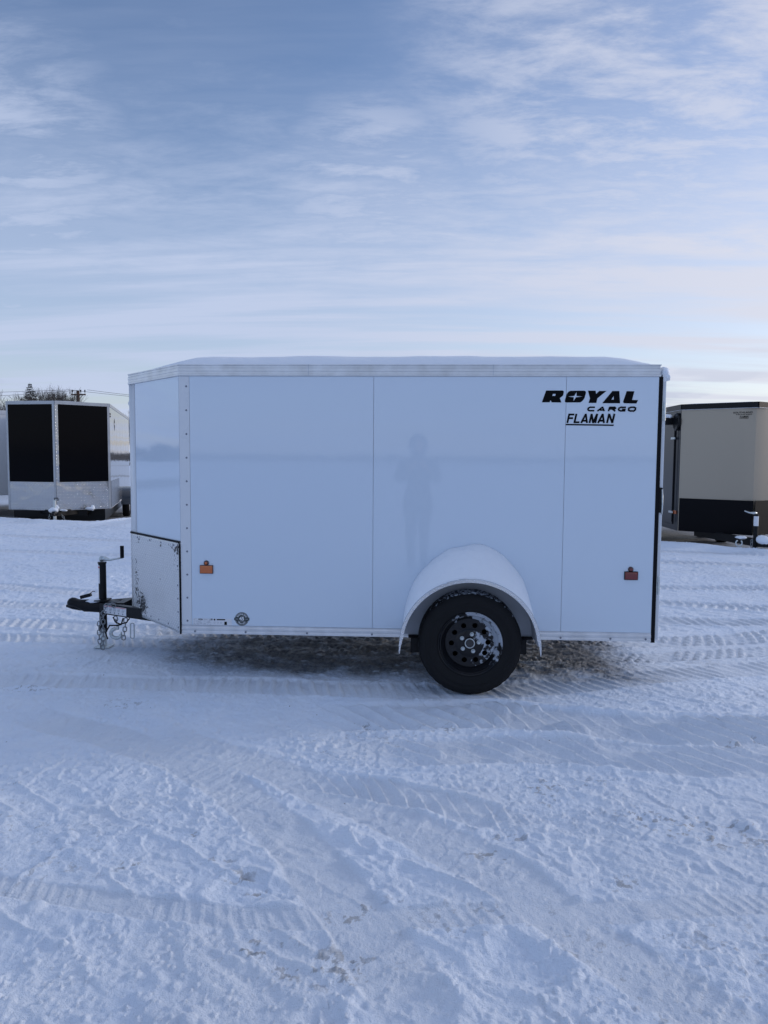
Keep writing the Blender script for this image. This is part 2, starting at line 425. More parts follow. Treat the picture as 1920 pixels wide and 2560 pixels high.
def domes(x, y, cell, seed, prob, rmin, rmax, sq=0.6):
    """sparse lumps; returns 0..1-ish height in units of radius"""
    gx = x / cell; gy = y / cell; ix = np.floor(gx); iy = np.floor(gy); out = np.zeros_like(x)
    for dx in (-1, 0, 1):
        for dy in (-1, 0, 1):
            jx = ix + dx; jy = iy + dy
            cx = (jx + _hash(jx, jy, seed)) * cell; cy = (jy + _hash(jx, jy, seed + 1)) * cell
            r = rmin + (rmax - rmin) * _hash(jx, jy, seed + 2) ** 2.5
            on = _hash(jx, jy, seed + 3) < prob
            d2 = ((x - cx) ** 2 + (y - cy) ** 2) / (r * r)
            out = np.maximum(out, np.where(on & (d2 < 1), np.sqrt(np.maximum(1 - d2, 0)) * r * sq, 0))
    return out
def sstep(a, b, x):
    t = np.clip((x - a) / (b - a), 0, 1); return t * t * (3 - 2 * t)
def polydist(x, y, pts, wmax):
    """distance across and along a polyline"""
    best = np.full_like(x, 1e9); al = np.zeros_like(x); sg = np.zeros_like(x); acc = 0
    for (ax, ay), (bx, by) in zip(pts[:-1], pts[1:]):
        dx, dy = bx - ax, by - ay; L = math.hypot(dx, dy); ux, uy = dx / L, dy / L
        t = (x - ax) * ux + (y - ay) * uy; tt = np.clip(t, 0, L)
        qx = x - ax - tt * ux; qy = y - ay - tt * uy; d = np.sqrt(qx * qx + qy * qy)
        s = -(qx * uy - qy * ux)
        m = d < best
        best = np.where(m, d, best); al = np.where(m, acc + tt, al); sg = np.where(m, np.sign(s) * d, sg); acc += L
    return best, al, sg
def smoothpts(pts, n=8):
    out = []
    P = [pts[0]] + list(pts) + [pts[-1]]
    for i in range(1, len(P) - 2):
        for k in range(n):
            t = k / n; p0, p1, p2, p3 = P[i - 1], P[i], P[i + 1], P[i + 2]
            out.append(tuple(0.5 * (2 * p1[j] + (p2[j] - p0[j]) * t + (2 * p0[j] - 5 * p1[j] + 4 * p2[j] - p3[j]) * t * t + (3 * p1[j] - p0[j] - 3 * p2[j] + p3[j]) * t ** 3) for j in (0, 1)))
    out.append(pts[-1]); return out

EDGE_X = [-60, -9.5, -8.2, -7.4, -6.6, -5.5, -5.2, -3, 0, 4, 5.75, 6.34, 7.0, 7.6, 12, 60]
EDGE_Y = [12.6, 12.0, 12.1, 11.75, 11.35, 11.5, 12.9, 13.2, 12.4, 9.9, 8.6, 8.12, 7.53, 7.3, 7.2, 7.5]
# tyre tracks: points, half width, depth, lug period, lug height, style
TRACKS = [
    ([(-7, 4.4), (-4.2, 3.6), (-1.5, 2.9), (1, 2.6), (4, 2.5)], .16, .020, .085, .014, 'chev'),
    ([(-7, 3.2), (-3.6, 2.55), (-1.2, 2.15), (1.5, 1.9), (4, 1.85)], .15, .018, .08, .013, 'chev'),
    ([(-5, 1.85), (-2.2, 1.55), (-.6, 1.33), (1.5, 1.25), (3.6, 1.3), (5.2, 1.9), (8, 3.6)], .17, .022, .10, .022, 'lug'),
    ([(-4, 1.2), (-1.5, .95), (.6, .80), (2.2, .70), (3.6, .85), (5.4, 1.5), (8, 2.9)], .13, .018, .09, .017, 'lug'),
    ([(-2.0, -.18), (-.6, -.12), (.6, -.15), (1.7, -.17), (2.6, .02), (3.7, .45), (5.5, .9), (8, 1.2)], .15, .012, .085, .010, 'bars'),
    ([(.9, -.72), (2.0, -.62), (2.9, -.78), (3.9, -.7), (5.5, -.2)], .22, .020, .125, .038, 'waves'),
    ([(1.2, -1.25), (2.2, -1.12), (3.1, -1.2), (4.6, -.9)], .17, .012, .13, .022, 'waves'),
    ([(.0, -.9), (1.0, -1.5), (1.9, -2.3), (2.6, -3.3)], .12, .006, .07, .0035, 'chev'),
    ([(-.8, -.7), (.4, -1.35), (1.2, -2.2), (1.7, -3.2)], .12, .006, .08, .003, 'bars'),
    ([(.95, -1.50), (1.2, -1.55), (1.65, -1.72), (2.1, -2.0)], .10, .012, .085, .020, 'waves'),
    ([(-1.2, -2.2), (.4, -2.50), (1.0, -2.58), (1.8, -2.52), (3.4, -2.3)], .06, .004, .05, .0026, 'bars'),
    ([(3.2, 4.2), (5, 3.9), (9, 4.6)], .16, .02, .09, .016, 'chev'),
    ([(3.4, 3.2), (5.4, 2.7), (9, 3.1)], .16, .02, .10, .020, 'chev'),
    ([(3.3, 2.2), (5.4, 2.2), (9, 3.9)], .15, .02, .10, .018, 'bars'),
    ([(-9, 7.6), (-5, 6.4), (-1, 6.0), (4, 6.3), (9, 5.4)], .18, .02, .12, .012, 'chev'),
    ([(-9, 9.4), (-5, 8.3), (-1, 7.6), (4, 7.7), (9, 6.4)], .18, .02, .12, .010, 'chev'),
]
DIRT_SPOTS = [(2.645, -1.88, .16), (2.776, -1.953, .13), (2.5, -1.80, .10), (1.347, -2.56, .07), (1.38, -2.50, .05), (2.132, -1.56, .10), (2.2, -1.68, .09), (1.097, -2.735, .10), (1.25, -2.80, .12),
              (.86, -2.25, .05), (.95, -2.35, .06), (1.05, -2.45, .05), (1.35, -2.8, .14), (.7, -2.05, .04), (3.0, -2.0, .12), (2.9, -1.85, .1), (1.85, -2.15, .08), (1.95, -2.0, .08), (2.35, -1.5, .08),
              (-.2, -.55, .12), (-.9, -.3, .14), (1.7, -.85, .10), (1.3, -.85, .10), (.55, -2.3, .06), (2.3, -2.3, .07), (3.4, -.9, .08), (3.2, -1.0, .05)]

def ground_fields(X, Y):
    dist = np.sqrt((X - CAM.x) ** 2 + (Y - CAM.y) ** 2)
    near = np.clip(14.0 / np.maximum(dist, 1), 0, 1)
    h = 0.035 * fbm(X * 0.55, Y * 0.55, 3, 3) + 0.018 * fbm(X * 2.1, Y * 2.1, 11, 4)
    # wind-cut crust: stretched ridges running down to the right
    ux = X * 0.80 - Y * 0.60; uy = X * 0.60 + Y * 0.80
    rid = 1 - np.abs(fbm(ux * 2.2 + fbm(X * 3, Y * 3, 91, 2) * 1.2, uy * 6.5, 23, 4)) * 5.0
    rid = np.clip(rid, 0, 1)
    rmask = sstep(-.08, .18, fbm(X * .9, Y * .9, 31, 2))
    h += 0.010 * rid ** 2 * rmask
    # terraces: small steep scarps of broken crust
    q = fbm(X * 3.3, Y * 3.3, 41, 5) * 5.0
    fr = q - np.floor(q)
    h += 0.010 * (sstep(0.35, 0.5, fr) - fr * 1.0) * sstep(-.2, .1, fbm(X * .7 + 5, Y * .7, 47, 2))
    # lumps and crumbs
    cm = sstep(-.16, .14, fbm(X * 1.7, Y * 1.7, 53, 3))
    h += domes(X, Y, .085, 61, .55, .005, .024, .34) * (.12 + cm) * near
    h += domes(X + .11, Y + .07, .028, 64, .55, .003, .009, .75) * (.25 + cm) * near
    h += .0045 * (1 - np.abs(fbm(X * 11, Y * 15, 75, 4, .6)) * 6).clip(0, 1) * near
    h += domes(X + .3, Y, .045, 67, .45, .004, .014, .65) * (.15 + cm) * near
    h += domes(X, Y + .4, .30, 71, .16, .02, .055, .34)
    h += 0.0085 * fbm(X * 17, Y * 17, 73, 5, .65) * near
    # big soft shapes in the near foreground (footprints, slumps)
    for (fx, fy, fr_, fd) in ((1.18, -2.05, .13, .022), (1.32, -2.12, .10, .016), (1.02, -2.42, .12, .02), (1.9, -2.75, .15, .02), (1.55, -2.95, .14, .022), (2.2, -2.5, .12, .012),
                               (.75, -1.6, .12, .015), (2.45, -1.25, .15, .014), (1.75, -1.9, .1, .014), (.5, -1.2, .1, .012), (1.35, -3.05, .12, .02)):
        d = np.sqrt(((X - fx) * 1.0 + fbm(X * 6, Y * 6, 81, 2) * .12) ** 2 + ((Y - fy) * 1.35 + fbm(X * 6, Y * 6, 83, 2) * .12) ** 2) / fr_
        h += -fd * .5 * np.exp(-d ** 4) + fd * .45 * np.exp(-((d - 1.18) / .22) ** 2)
    # tyre tracks
    press = np.zeros_like(X)
    brk = vnoise(X * 5, Y * 5, 87)
    for (pts, hw, dep, per, lh, sty) in TRACKS:
        x0 = min(p[0] for p in pts) - .5; x1 = max(p[0] for p in pts) + .5; y0 = min(p[1] for p in pts) - .5; y1 = max(p[1] for p in pts) + .5
        m = (X > x0) & (X < x1) & (Y > y0) & (Y < y1)
        if not m.any(): continue
        xx = X[m]; yy = Y[m]
        wob = fbm(xx * 1.5, yy * 1.5, 95, 3) * .10
        d, a, sg = polydist(xx + wob, yy + wob * .6, smoothpts(pts, 5), hw)
        v = sg / hw
        ins = sstep(1.08, .88, np.abs(v))
        L = a.max(); ends = sstep(0, .5, a) * sstep(L, L - .5, a)
        ins = ins * ends
        nb = brk[m]; jit = (vnoise(xx * 9, yy * 9, 99) - .5) * .9
        if sty == 'chev':
            pat = np.sin(2 * PI * a / per + np.abs(v) * 3.4 + jit); rows = np.abs(np.sin(v * PI * 1.5 + .4))
            lug = sstep(-.1, .6, pat) * (.35 + .65 * sstep(.2, .5, rows))
        elif sty == 'lug':
            row = np.floor((v + 1) * 2.0)
            pat = np.sin(2 * PI * a / per + row * 2.1 + v * 1.2 + jit * .8); lane = np.abs(((v + 1) * 2.0) - row - .5)
            lug = sstep(0, .7, pat) * sstep(.48, .30, lane)
        elif sty == 'bars':
            pat = np.sin(2 * PI * a / per + v * 2.6 + jit); lug = sstep(.1, .7, pat)
        else:
            ph = a / per + v * 1.1 + jit * .22; f2 = ph - np.floor(ph)
            lug = f2 ** 1.6 * (1 - sstep(.86, 1.0, f2)) * 1.25
        lug = lug * (.25 + .75 * sstep(.25, .6, nb))
        base = h[m]
        flat = base * (1 - .55 * ins)
        h[m] = flat - dep * .55 * ins + lh * lug * ins + lh * .5 * np.exp(-((np.abs(v) - 1.18) / .16) ** 2) * (.3 + nb) * (d < hw * 1.7) * ends
        press[m] = np.maximum(press[m], ins)
    # bare, frozen strip under the trailer, front edge widened to paint in its shadow
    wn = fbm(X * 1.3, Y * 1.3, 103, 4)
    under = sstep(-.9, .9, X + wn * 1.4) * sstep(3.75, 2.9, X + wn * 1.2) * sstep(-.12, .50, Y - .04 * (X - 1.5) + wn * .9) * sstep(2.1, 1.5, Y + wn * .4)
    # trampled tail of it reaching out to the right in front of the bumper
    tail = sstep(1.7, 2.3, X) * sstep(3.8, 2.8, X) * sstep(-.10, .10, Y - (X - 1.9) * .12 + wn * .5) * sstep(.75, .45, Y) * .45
    dirt_shade = np.clip(np.maximum(under, tail), 0, 1)
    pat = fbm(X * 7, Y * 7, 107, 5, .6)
    dirt_shade = np.clip(dirt_shade * (.92 + 1.2 * pat), 0, 1)
    # broken snow crumbs lying on the bare strip
    crumbs = domes(X * .6 + .7, Y, .07, 111, .42, .006, .024, .5)
    dirt_shade = dirt_shade * (1 - sstep(.002, .008, crumbs) * .5); h += crumbs * .7 * (under > .3)
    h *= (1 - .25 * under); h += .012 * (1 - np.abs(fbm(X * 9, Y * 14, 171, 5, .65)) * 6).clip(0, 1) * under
    # gravel patches showing through
    g = fbm(X * 34, Y * 34, 113, 4, .66); gb = np.zeros_like(X)
    for (gx, gy, gr) in DIRT_SPOTS:
        gb = np.maximum(gb, np.exp(-(((X - gx) / 1.5) ** 2 + (Y - gy) ** 2) / (gr * gr)))
    gen = sstep(.05, .30, fbm(X * 1.1 + 9, Y * 1.1, 119, 3)) * .42
    spots = sstep(.18, .34, g * 1.3 + np.maximum(gb * .19, gen * .28))
    dirt_shade = np.maximum(dirt_shade, spots * np.maximum(gb * .62, gen * .95))
    far = sstep(18, 40, dist); dirt_shade = np.maximum(dirt_shade, far * sstep(.10, .22, fbm(X * .05, Y * .12, 127, 3)) * .6)
    # plateau edge and the ploughed lower lot beyond it
    ey = np.interp(X, EDGE_X, EDGE_Y) + fbm(X * 1.4, Y * .3, 131, 3) * .5
    t = Y - ey
    drop = sstep(0.0, .55, t)
    h = h * (1 - .6 * drop) - .33 * drop + .05 * np.exp(-((t + .25) / .35) ** 2) * (Y < 20) * (.4 + vnoise(X * 2, Y, 133))
    lot = drop * sstep(11.5, 8.5, t + fbm(X * .5, Y * .5, 137, 3) * 3.0)
    lot = lot * (.9 + .5 * fbm(X * 1.2, Y * 1.8, 139, 4))
    dirt_shade = np.maximum(dirt_shade, np.clip(lot, 0, 1) * .95)
    # a little waviness far away
    h += sstep(40, 200, dist) * 1.2 * fbm(X * .006, Y * .006, 141, 3)
    press = np.clip(press + sstep(.05, .3, fbm(X * 1.0, Y * 1.0, 149, 3)) * .6, 0, 1)
    return h, dirt_shade, press

def make_ground():
    # rows: distance in front of the camera position, growing with distance
    ys = list(-np.geomspace(600, 3.2, 40))
    d = -3.0
    while d < 1.75: ys.append(d); d += 0.06
    d = 1.75
    while d < 19.5: ys.append(d); d += max(0.0062, 0.0023 * d)
    ys += list(np.geomspace(19.7, 900, 90))
    ys = np.array(ys)
    core = np.linspace(-1, 1, 861)
    outer = 1 + np.geomspace(0.01, 1, 70) * 1.0
    # outer columns: metres beyond the core edge
    om = np.concatenate([np.linspace(.03, 1.8, 34), np.geomspace(1.95, 700, 46)])
    wcore = np.maximum(np.abs(ys) * 0.57 + .22, 1.5); wcore = np.where(ys < 0, 2.4, wcore); wcore = np.minimum(wcore, 30)
    cols = []
    X = np.concatenate([-(wcore[:, None] + om[None, ::-1]), wcore[:, None] * core[None, :], wcore[:, None] + om[None, :]], axis=1)
    Yl = np.repeat(ys[:, None], X.shape[1], axis=1)
    WX = CAM.x + X * math.cos(YAW) + Yl * math.sin(YAW); WY = CAM.y - X * math.sin(YAW) + Yl * math.cos(YAW)
    R, Cn = WX.shape
    x = WX.ravel(); y = WY.ravel()
    h, dirt_shade, press = ground_fields(x, y)
    # sit below wheels and feet
    def settle(cx, cy, rx, ry, z):
        q = ((x - cx) / rx) ** 2 + ((y - cy) / ry) ** 2; m = np.exp(-q ** 2); return m, z
    for (cx_, cy_, rx, ry, z) in ((1.898, -.16, .16, .16, .006), (-.865, .76, .10, .10, .002), (1.898, 1.68, .16, .16, .006)):
        m, z = settle(cx_, cy_, rx, ry, z); h = h * (1 - m) + z * m
    h = h - 0.006
    co_ = np.stack([x, y, h], axis=1).astype(np.float32)
    me = bpy.data.meshes.new('ground')
    nv = R * Cn; nf = (R - 1) * (Cn - 1)
    me.vertices.add(nv); me.vertices.foreach_set('co', co_.ravel())
    i = np.arange(R - 1)[:, None] * Cn + np.arange(Cn - 1)[None, :]
    quads = np.stack([i, i + 1, i + Cn + 1, i + Cn], axis=-1).reshape(-1, 4).astype(np.int32)
    me.loops.add(nf * 4); me.loops.foreach_set('vertex_index', quads.ravel())
    me.polygons.add(nf); me.polygons.foreach_set('loop_start', np.arange(nf, dtype=np.int32) * 4)
    me.polygons.foreach_set('use_smooth', np.ones(nf, dtype=bool))
    me.update(calc_edges=True)
    a = me.attributes.new('dirt_shade', 'FLOAT', 'POINT'); a.data.foreach_set('value', dirt_shade.astype(np.float32))
    a = me.attributes.new('press', 'FLOAT', 'POINT'); a.data.foreach_set('value', press.astype(np.float32))
    o = bpy.data.objects.new('ground', me); link(o)
    tag(o, kind='structure')
    # material
    m, nt, p = nodes_of('packed_snow')
    tc = N(nt, 'ShaderNodeTexCoord')
    ad = N(nt, 'ShaderNodeAttribute', attribute_name='dirt_shade'); ap = N(nt, 'ShaderNodeAttribute', attribute_name='press')
    def noise(sc, det=5, ro=.55):
        n = N(nt, 'ShaderNodeTexNoise'); n.inputs['Scale'].default_value = sc; n.inputs['Detail'].default_value = det; n.inputs['Roughness'].default_value = ro
        nt.links.new(tc.outputs['Object'], n.inputs['Vector']); return n.outputs['Fac']
    def MR(x, a, b, c, d):
        n = N(nt, 'ShaderNodeMapRange')
        for k, q in enumerate((a, b, c, d)): n.inputs[k + 1].default_value = q
        nt.links.new(x, n.inputs[0]); return n.outputs[0]
    def MX(f, a, b):
        n = N(nt, 'ShaderNodeMix', data_type='RGBA')
        if isinstance(f, float): n.inputs[0].default_value = f
        else: nt.links.new(f, n.inputs[0])
        for k, q in ((6, a), (7, b)):
            if isinstance(q, tuple): n.inputs[k].default_value = (*q, 1)
            else: nt.links.new(q, n.inputs[k])
        return n.outputs[2]
    def MA(op, a, b):
        n = N(nt, 'ShaderNodeMath', operation=op)
        for k, q in enumerate((a, b)):
            if isinstance(q, (int, float)): n.inputs[k].default_value = q
            else: nt.links.new(q, n.inputs[k])
        return n.outputs[0]
    snow = MX(MR(noise(3.0), .35, .65, 0, 1), (0.71, 0.80, 0.93), (0.77, 0.84, 0.94))
    ice = MX(MR(noise(5.0), .35, .65, 0, 1), (0.60, 0.66, 0.75), (0.70, 0.75, 0.82))
    c1 = MX(MA('MULTIPLY', ap.outputs['Fac'], .55), snow, ice)
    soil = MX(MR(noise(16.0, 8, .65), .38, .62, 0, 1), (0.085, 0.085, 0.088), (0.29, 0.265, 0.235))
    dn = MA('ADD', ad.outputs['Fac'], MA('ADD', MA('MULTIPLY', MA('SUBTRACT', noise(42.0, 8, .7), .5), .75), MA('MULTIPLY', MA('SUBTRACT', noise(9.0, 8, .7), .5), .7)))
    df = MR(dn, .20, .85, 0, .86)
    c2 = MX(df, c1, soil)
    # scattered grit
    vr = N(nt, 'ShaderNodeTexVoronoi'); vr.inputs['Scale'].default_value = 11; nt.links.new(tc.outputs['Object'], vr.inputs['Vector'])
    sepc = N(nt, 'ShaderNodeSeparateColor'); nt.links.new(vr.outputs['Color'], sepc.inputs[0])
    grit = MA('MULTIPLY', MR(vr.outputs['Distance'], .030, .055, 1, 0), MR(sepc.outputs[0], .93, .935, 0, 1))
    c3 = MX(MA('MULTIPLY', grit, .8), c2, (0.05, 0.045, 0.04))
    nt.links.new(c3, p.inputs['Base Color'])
    rg = MR(ap.outputs['Fac'], 0, 1, .62, .42); nt.links.new(rg, p.inputs['Roughness'])
    p.inputs['Specular IOR Level'].default_value = 0.35
    b = N(nt, 'ShaderNodeBump'); b.inputs['Distance'].default_value = .010; b.inputs['Strength'].default_value = .8; nt.links.new(noise(38.0, 6, .6), b.inputs['Height'])
    b2 = N(nt, 'ShaderNodeBump'); b2.inputs['Distance'].default_value = .0050; nt.links.new(noise(150.0, 4, .7), b2.inputs['Height']); nt.links.new(b.outputs[0], b2.inputs['Normal'])
    nt.links.new(b2.outputs[0], p.inputs['Normal'])
    me.materials.append(m)
    return o
make_ground()

# ------------------------------------------------------------------ text and lettering
def curve_polys(name, polys, mats, parent, loc=(0, 0, 0), rot=(PI / 2, 0, 0), depth=0.0006):
    """flat lettering from closed outlines (holes cut by even-odd), as a thin mesh"""
    cu = bpy.data.curves.new(name, 'CURVE'); cu.dimensions = '2D'; cu.fill_mode = 'BOTH'; cu.extrude = depth
    for P in polys:
        sp_ = cu.splines.new('POLY'); sp_.points.add(len(P) - 1); sp_.use_cyclic_u = True
        for q, (a, b) in zip(sp_.points, P): q.co = (a, b, 0, 1)
    return curve_to_obj(name, cu, mats, parent, loc, rot)
def curve_to_obj(name, cu, mt, parent, loc, rot):
    tmp = bpy.data.objects.new('tmp', cu); COL.objects.link(tmp)
    dg = bpy.context.evaluated_depsgraph_get(); dg.update()
    me = bpy.data.meshes.new_from_object(tmp.evaluated_get(dg))
    bpy.data.objects.remove(tmp)
    me.name = name; me.materials.clear(); me.materials.append(mt)
    for pl in me.polygons: pl.use_smooth = False
    o = bpy.data.objects.new(name, me); link(o, parent); o.location = loc; o.rotation_euler = rot
    return o
def text_polys_obj(name, s, size, mt, parent, loc, rot=(PI / 2, 0, 0), shear=0.0, offset=0.0, sx=1.0, spacing=1.0, align='LEFT', depth=0.0006):
    cu = bpy.data.curves.new(name, 'FONT'); cu.body = s; cu.size = size; cu.shear = shear; cu.offset = offset; cu.extrude = depth
    cu.space_character = spacing; cu.align_x = align; cu.resolution_u = 3
    o = curve_to_obj(name, cu, mt, parent, loc, rot)
    if sx != 1.0:
        for v in o.data.vertices: v.co.x *= sx
    return o
def fit_text(o, x0, x1, z0, z1):
    """scale the flat text so its ink fills x0..x1, z0..z1 (local x,y of the text are x,z of the side)"""
    xs = [v.co.x for v in o.data.vertices]; ys = [v.co.y for v in o.data.vertices]
    ax, bx, ay, by = min(xs), max(xs), min(ys), max(ys)
    for v in o.data.vertices:
        v.co.x = (v.co.x - ax) / (bx - ax) * (x1 - x0); v.co.y = (v.co.y - ay) / (by - ay) * (z1 - z0)
    o.location.x = x0; o.location.z = z0
def join_meshes(name, objs, mt, parent):
    """merge several flat pieces of lettering into one part"""
    vs = []; fs = []
    bpy.context.view_layer.update()
    for o in objs:
        b = len(vs); mw_ = Matrix.LocRotScale(o.location, o.rotation_euler, o.scale)
        vs += [(mw_ @ v.co)[:] for v in o.data.vertices]
        fs += [[b + i for i in pl.vertices] for pl in o.data.polygons]
        bpy.data.objects.remove(o)
    me = bpy.data.meshes.new(name); me.from_pydata(vs, [], fs); me.materials.append(mt)
    return link(bpy.data.objects.new(name, me), parent)
# ------------------------------------------------------------------ the white cargo trailer
L_, W_ = 3.10, 1.52
ZB, ZR0, ZR1 = 0.303, 2.0, 2.076
T = tag(empty('cargo_trailer', (0, 0, 0)), 'white single axle cargo trailer with snowy roof and black lettering at top right', 'trailer')

def nose_path(off=0.0):
    """near corner -> nose -> far corner, pushed outwards by off"""
    P = [(0, 0), (-.535, .575)]
    for k in range(1, 6):
        a = k / 6 * PI
        P.append((-.535 - .055 * math.sin(a), .76 - .185 * math.cos(a)))
    P += [(-.535, 2 * .76 - .575), (0, W_)]
    return P
def offset_path(P, off, closed):
    out = []; n = len(P)
    for i in range(n):
        p = Vector(P[i]); a = Vector(P[i - 1]) if (i > 0 or closed) else None; b = Vector(P[(i + 1) % n]) if (i < n - 1 or closed) else None
        ns = []
        for s, e in ((a, p), (p, b)):
            if s is None or e is None: continue
            d = (e - s).normalized(); ns.append(Vector((-d.y, d.x)))
        m = sum(ns, Vector((0, 0))).normalized(); k = 1 / max(m.dot(ns[0]), .3)
        out.append(tuple(p + m * off * k))
    return out
# outline ordered so that the outward normal (-dy, dx) points outwards
FOOT = [(L_ - .022, W_), (0, W_)] + nose_path()[::-1][1:-1] + [(0, 0), (L_ - .022, 0)]
def outward(P):
    A = sum(P[i - 1][0] * P[i][1] - P[i][0] * P[i - 1][1] for i in range(len(P)))
    return P if A < 0 else P[::-1]
FOOT = outward(FOOT)
MB().prism(offset_path(FOOT, -.004, True), ZB + .004, ZR1 - .01).build('body', WHITE2, T)
def sweep(mb, P, prof, closed):
    """extrude a (offset, z) profile along a ground outline"""
    rows = [[(q[0], q[1], z) for q in offset_path(P, o, closed)] for (o, z) in prof]
    n = len(P); m = len(prof); vs = [v for r in rows for v in r]; fs = []
    for j in range(m):
        k = (j + 1) % m
        for i in range(n if closed else n - 1):
            l = (i + 1) % n; fs.append((j * n + i, j * n + l, k * n + l, k * n + i))
    if not closed:
        fs.append([j * n for j in range(m)]); fs.append([j * n + n - 1 for j in range(m)][::-1])
    mb.add(vs, fs); return mb
rail = [(-.01, ZR0), (.007, ZR0), (.010, ZR0 + .004), (.010, ZR0 + .012), (.006, ZR0 + .015), (.006, ZR0 + .030), (.009, ZR0 + .033), (.009, ZR0 + .050), (.005, ZR0 + .054), (.005, ZR0 + .066), (.010, ZR0 + .070), (.010, ZR1), (-.01, ZR1)]
sweep(MB(), FOOT, rail, True).build('top_rail', ALU, T)
brail = [(-.002, ZB), (.006, ZB), (.006, ZB + .012), (.003, ZB + .015), (.003, ZB + .024), (.006, ZB + .027), (.006, ZB + .040), (.003, ZB + .043), (.003, ZB + .052), (.005, ZB + .057), (-.002, ZB + .057)]
sweep(MB(), [(L_ - .022, 0), (0.0, 0)], brail, False).build('bottom_rail', ALU, T)
# dark joints in the top rail
for jx in (.852, 2.035):
    MB().box(jx - .0012, jx + .0012, -.0112, -.008, ZR0 + .003, ZR1 - .002).build('rail_joint', GAP, T)
MB().box(L_ - .03, L_ - .021, -.002, .004, ZR0, ZR1).build('rail_end', WHITE2, T)
# roof sheet
roofP = offset_path(FOOT, -.01, True)
MB().prism(roofP, ZR1 - .012, ZR1 - .003).build('roof', WHITE2, T)
# side sheets, with open seams between them
for a, b in ((.0705, 1.2718), (1.2742, 2.4980), (2.5004, L_ - .023)):
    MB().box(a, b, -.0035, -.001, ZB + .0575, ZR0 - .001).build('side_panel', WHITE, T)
MB().box(.001, .069, -.0050, -.0015, ZB + .0575, ZR0 - .001, c=.0012).build('corner_trim', WHITE2, T)
# nose panels (smooth white sheet on the V) and the corner strip round the nose
NP = nose_path()
def along(P, t0, t1):
    a = Vector(P[0]); b = Vector(P[1]); return tuple(a + (b - a) * t0), tuple(a + (b - a) * t1)
for mir in (0, 1):
    q0, q1 = along(NP, .004, .925)
    if mir: q0, q1 = (q0[0], W_ - q0[1]), (q1[0], W_ - q1[1])
    P = [q0, q1] if mir == 0 else [q1, q0]
    sweep(MB(), P, [(.0005 - .004, ZB + .02), (-.0012, ZB + .02), (-.0012, ZR0 - .001), (.0005 - .004, ZR0 - .001)], False)
    mb = MB()
    d = (Vector(q1) - Vector(q0)).normalized(); n = Vector((-d.y, d.x)) * (-1 if mir == 0 else 1)
    if n.x > 0: n = -n
    vs = []
    for z in (ZB + .02, ZR0 - .001):
        for q in (q0, q1):
            vs.append((q[0] + n.x * .0005, q[1] + n.y * .0005, z))
        for q in (q1, q0):
            vs.append((q[0] - n.x * .003, q[1] - n.y * .003, z))
    mb.add(vs, [(0, 1, 2, 3), (7, 6, 5, 4), (0, 4, 5, 1), (1, 5, 6, 2), (2, 6, 7, 3), (3, 7, 4, 0)])
    mb.build('nose_panel', WHITE, T)
    # thin dark joint
    g = along(NP, .927, .931)
    gg = [(p[0], W_ - p[1]) if mir else p for p in g]
    mb = MB(); vs = []
    for z in (ZB + .02, ZR0 - .002):
        for q in gg: vs.append((q[0] + n.x * .0012, q[1] + n.y * .0012, z))
        for q in gg[::-1]: vs.append((q[0] - n.x * .004, q[1] - n.y * .004, z))
    mb.add(vs, [(0, 1, 2, 3), (7, 6, 5, 4), (0, 4, 5, 1), (1, 5, 6, 2), (2, 6, 7, 3), (3, 7, 4, 0)]); mb.build('nose_joint', GAP, T)
a0 = Vector(NP[0]) + (Vector(NP[1]) - Vector(NP[0])) * .931
wrapP = [tuple(a0)] + NP[1:-1] + [(a0.x, W_ - a0.y)]
def orient_nose(P): return P  # near -> far; outward normal is (-dy, dx) = pointing to -x
def pathn(P, off):
    out = offset_path(P, off, False)
    # make sure the offset goes towards -x at the middle
    mid = len(P) // 2
    if (out[mid][0] - P[mid][0]) * off > 0: out = offset_path(P, -off, False)
    return out
def sweep_nose(mb, P, prof):
    rows = [[(q[0], q[1], z) for q in pathn(P, o)] if abs(o) > 1e-9 else [(q[0], q[1], z) for q in P] for (o, z) in prof]
    n = len(P); m = len(prof); vs = [v for r in rows for v in r]; fs = []
    for j in range(m):
        k = (j + 1) % m
        for i in range(n - 1): fs.append((j * n + i, j * n + i + 1, k * n + i + 1, k * n + i))
    fs.append([j * n for j in range(m)]); fs.append([j * n + n - 1 for j in range(m)][::-1])
    mb.add(vs, fs); return mb
mb = MB(); mb.smooth = True
sweep_nose(mb, wrapP, [(-.002, ZB + .02), (.003, ZB + .02), (.003, ZR0 - .001), (-.002, ZR0 - .001)]).build('nose_cap', WHITE2, T)
# clearance light on the nose, near side
def nose_light(y, z):
    x = -.535 - .055 * math.sin((y - .575) / .37 * PI)
    lt = MB(); lt.smooth = True
    o = lt.sphere((x - .006, y, z), (.014, .012, .030)).build('clearance_light', BLACKSEAL, T)
    l2 = MB(); l2.smooth = True
    l2.sphere((x - .014, y - .002, z), (.011, .008, .017)).build('lens', LABELW, o)
nose_light(.615, 1.865); nose_light(.905, 1.865)

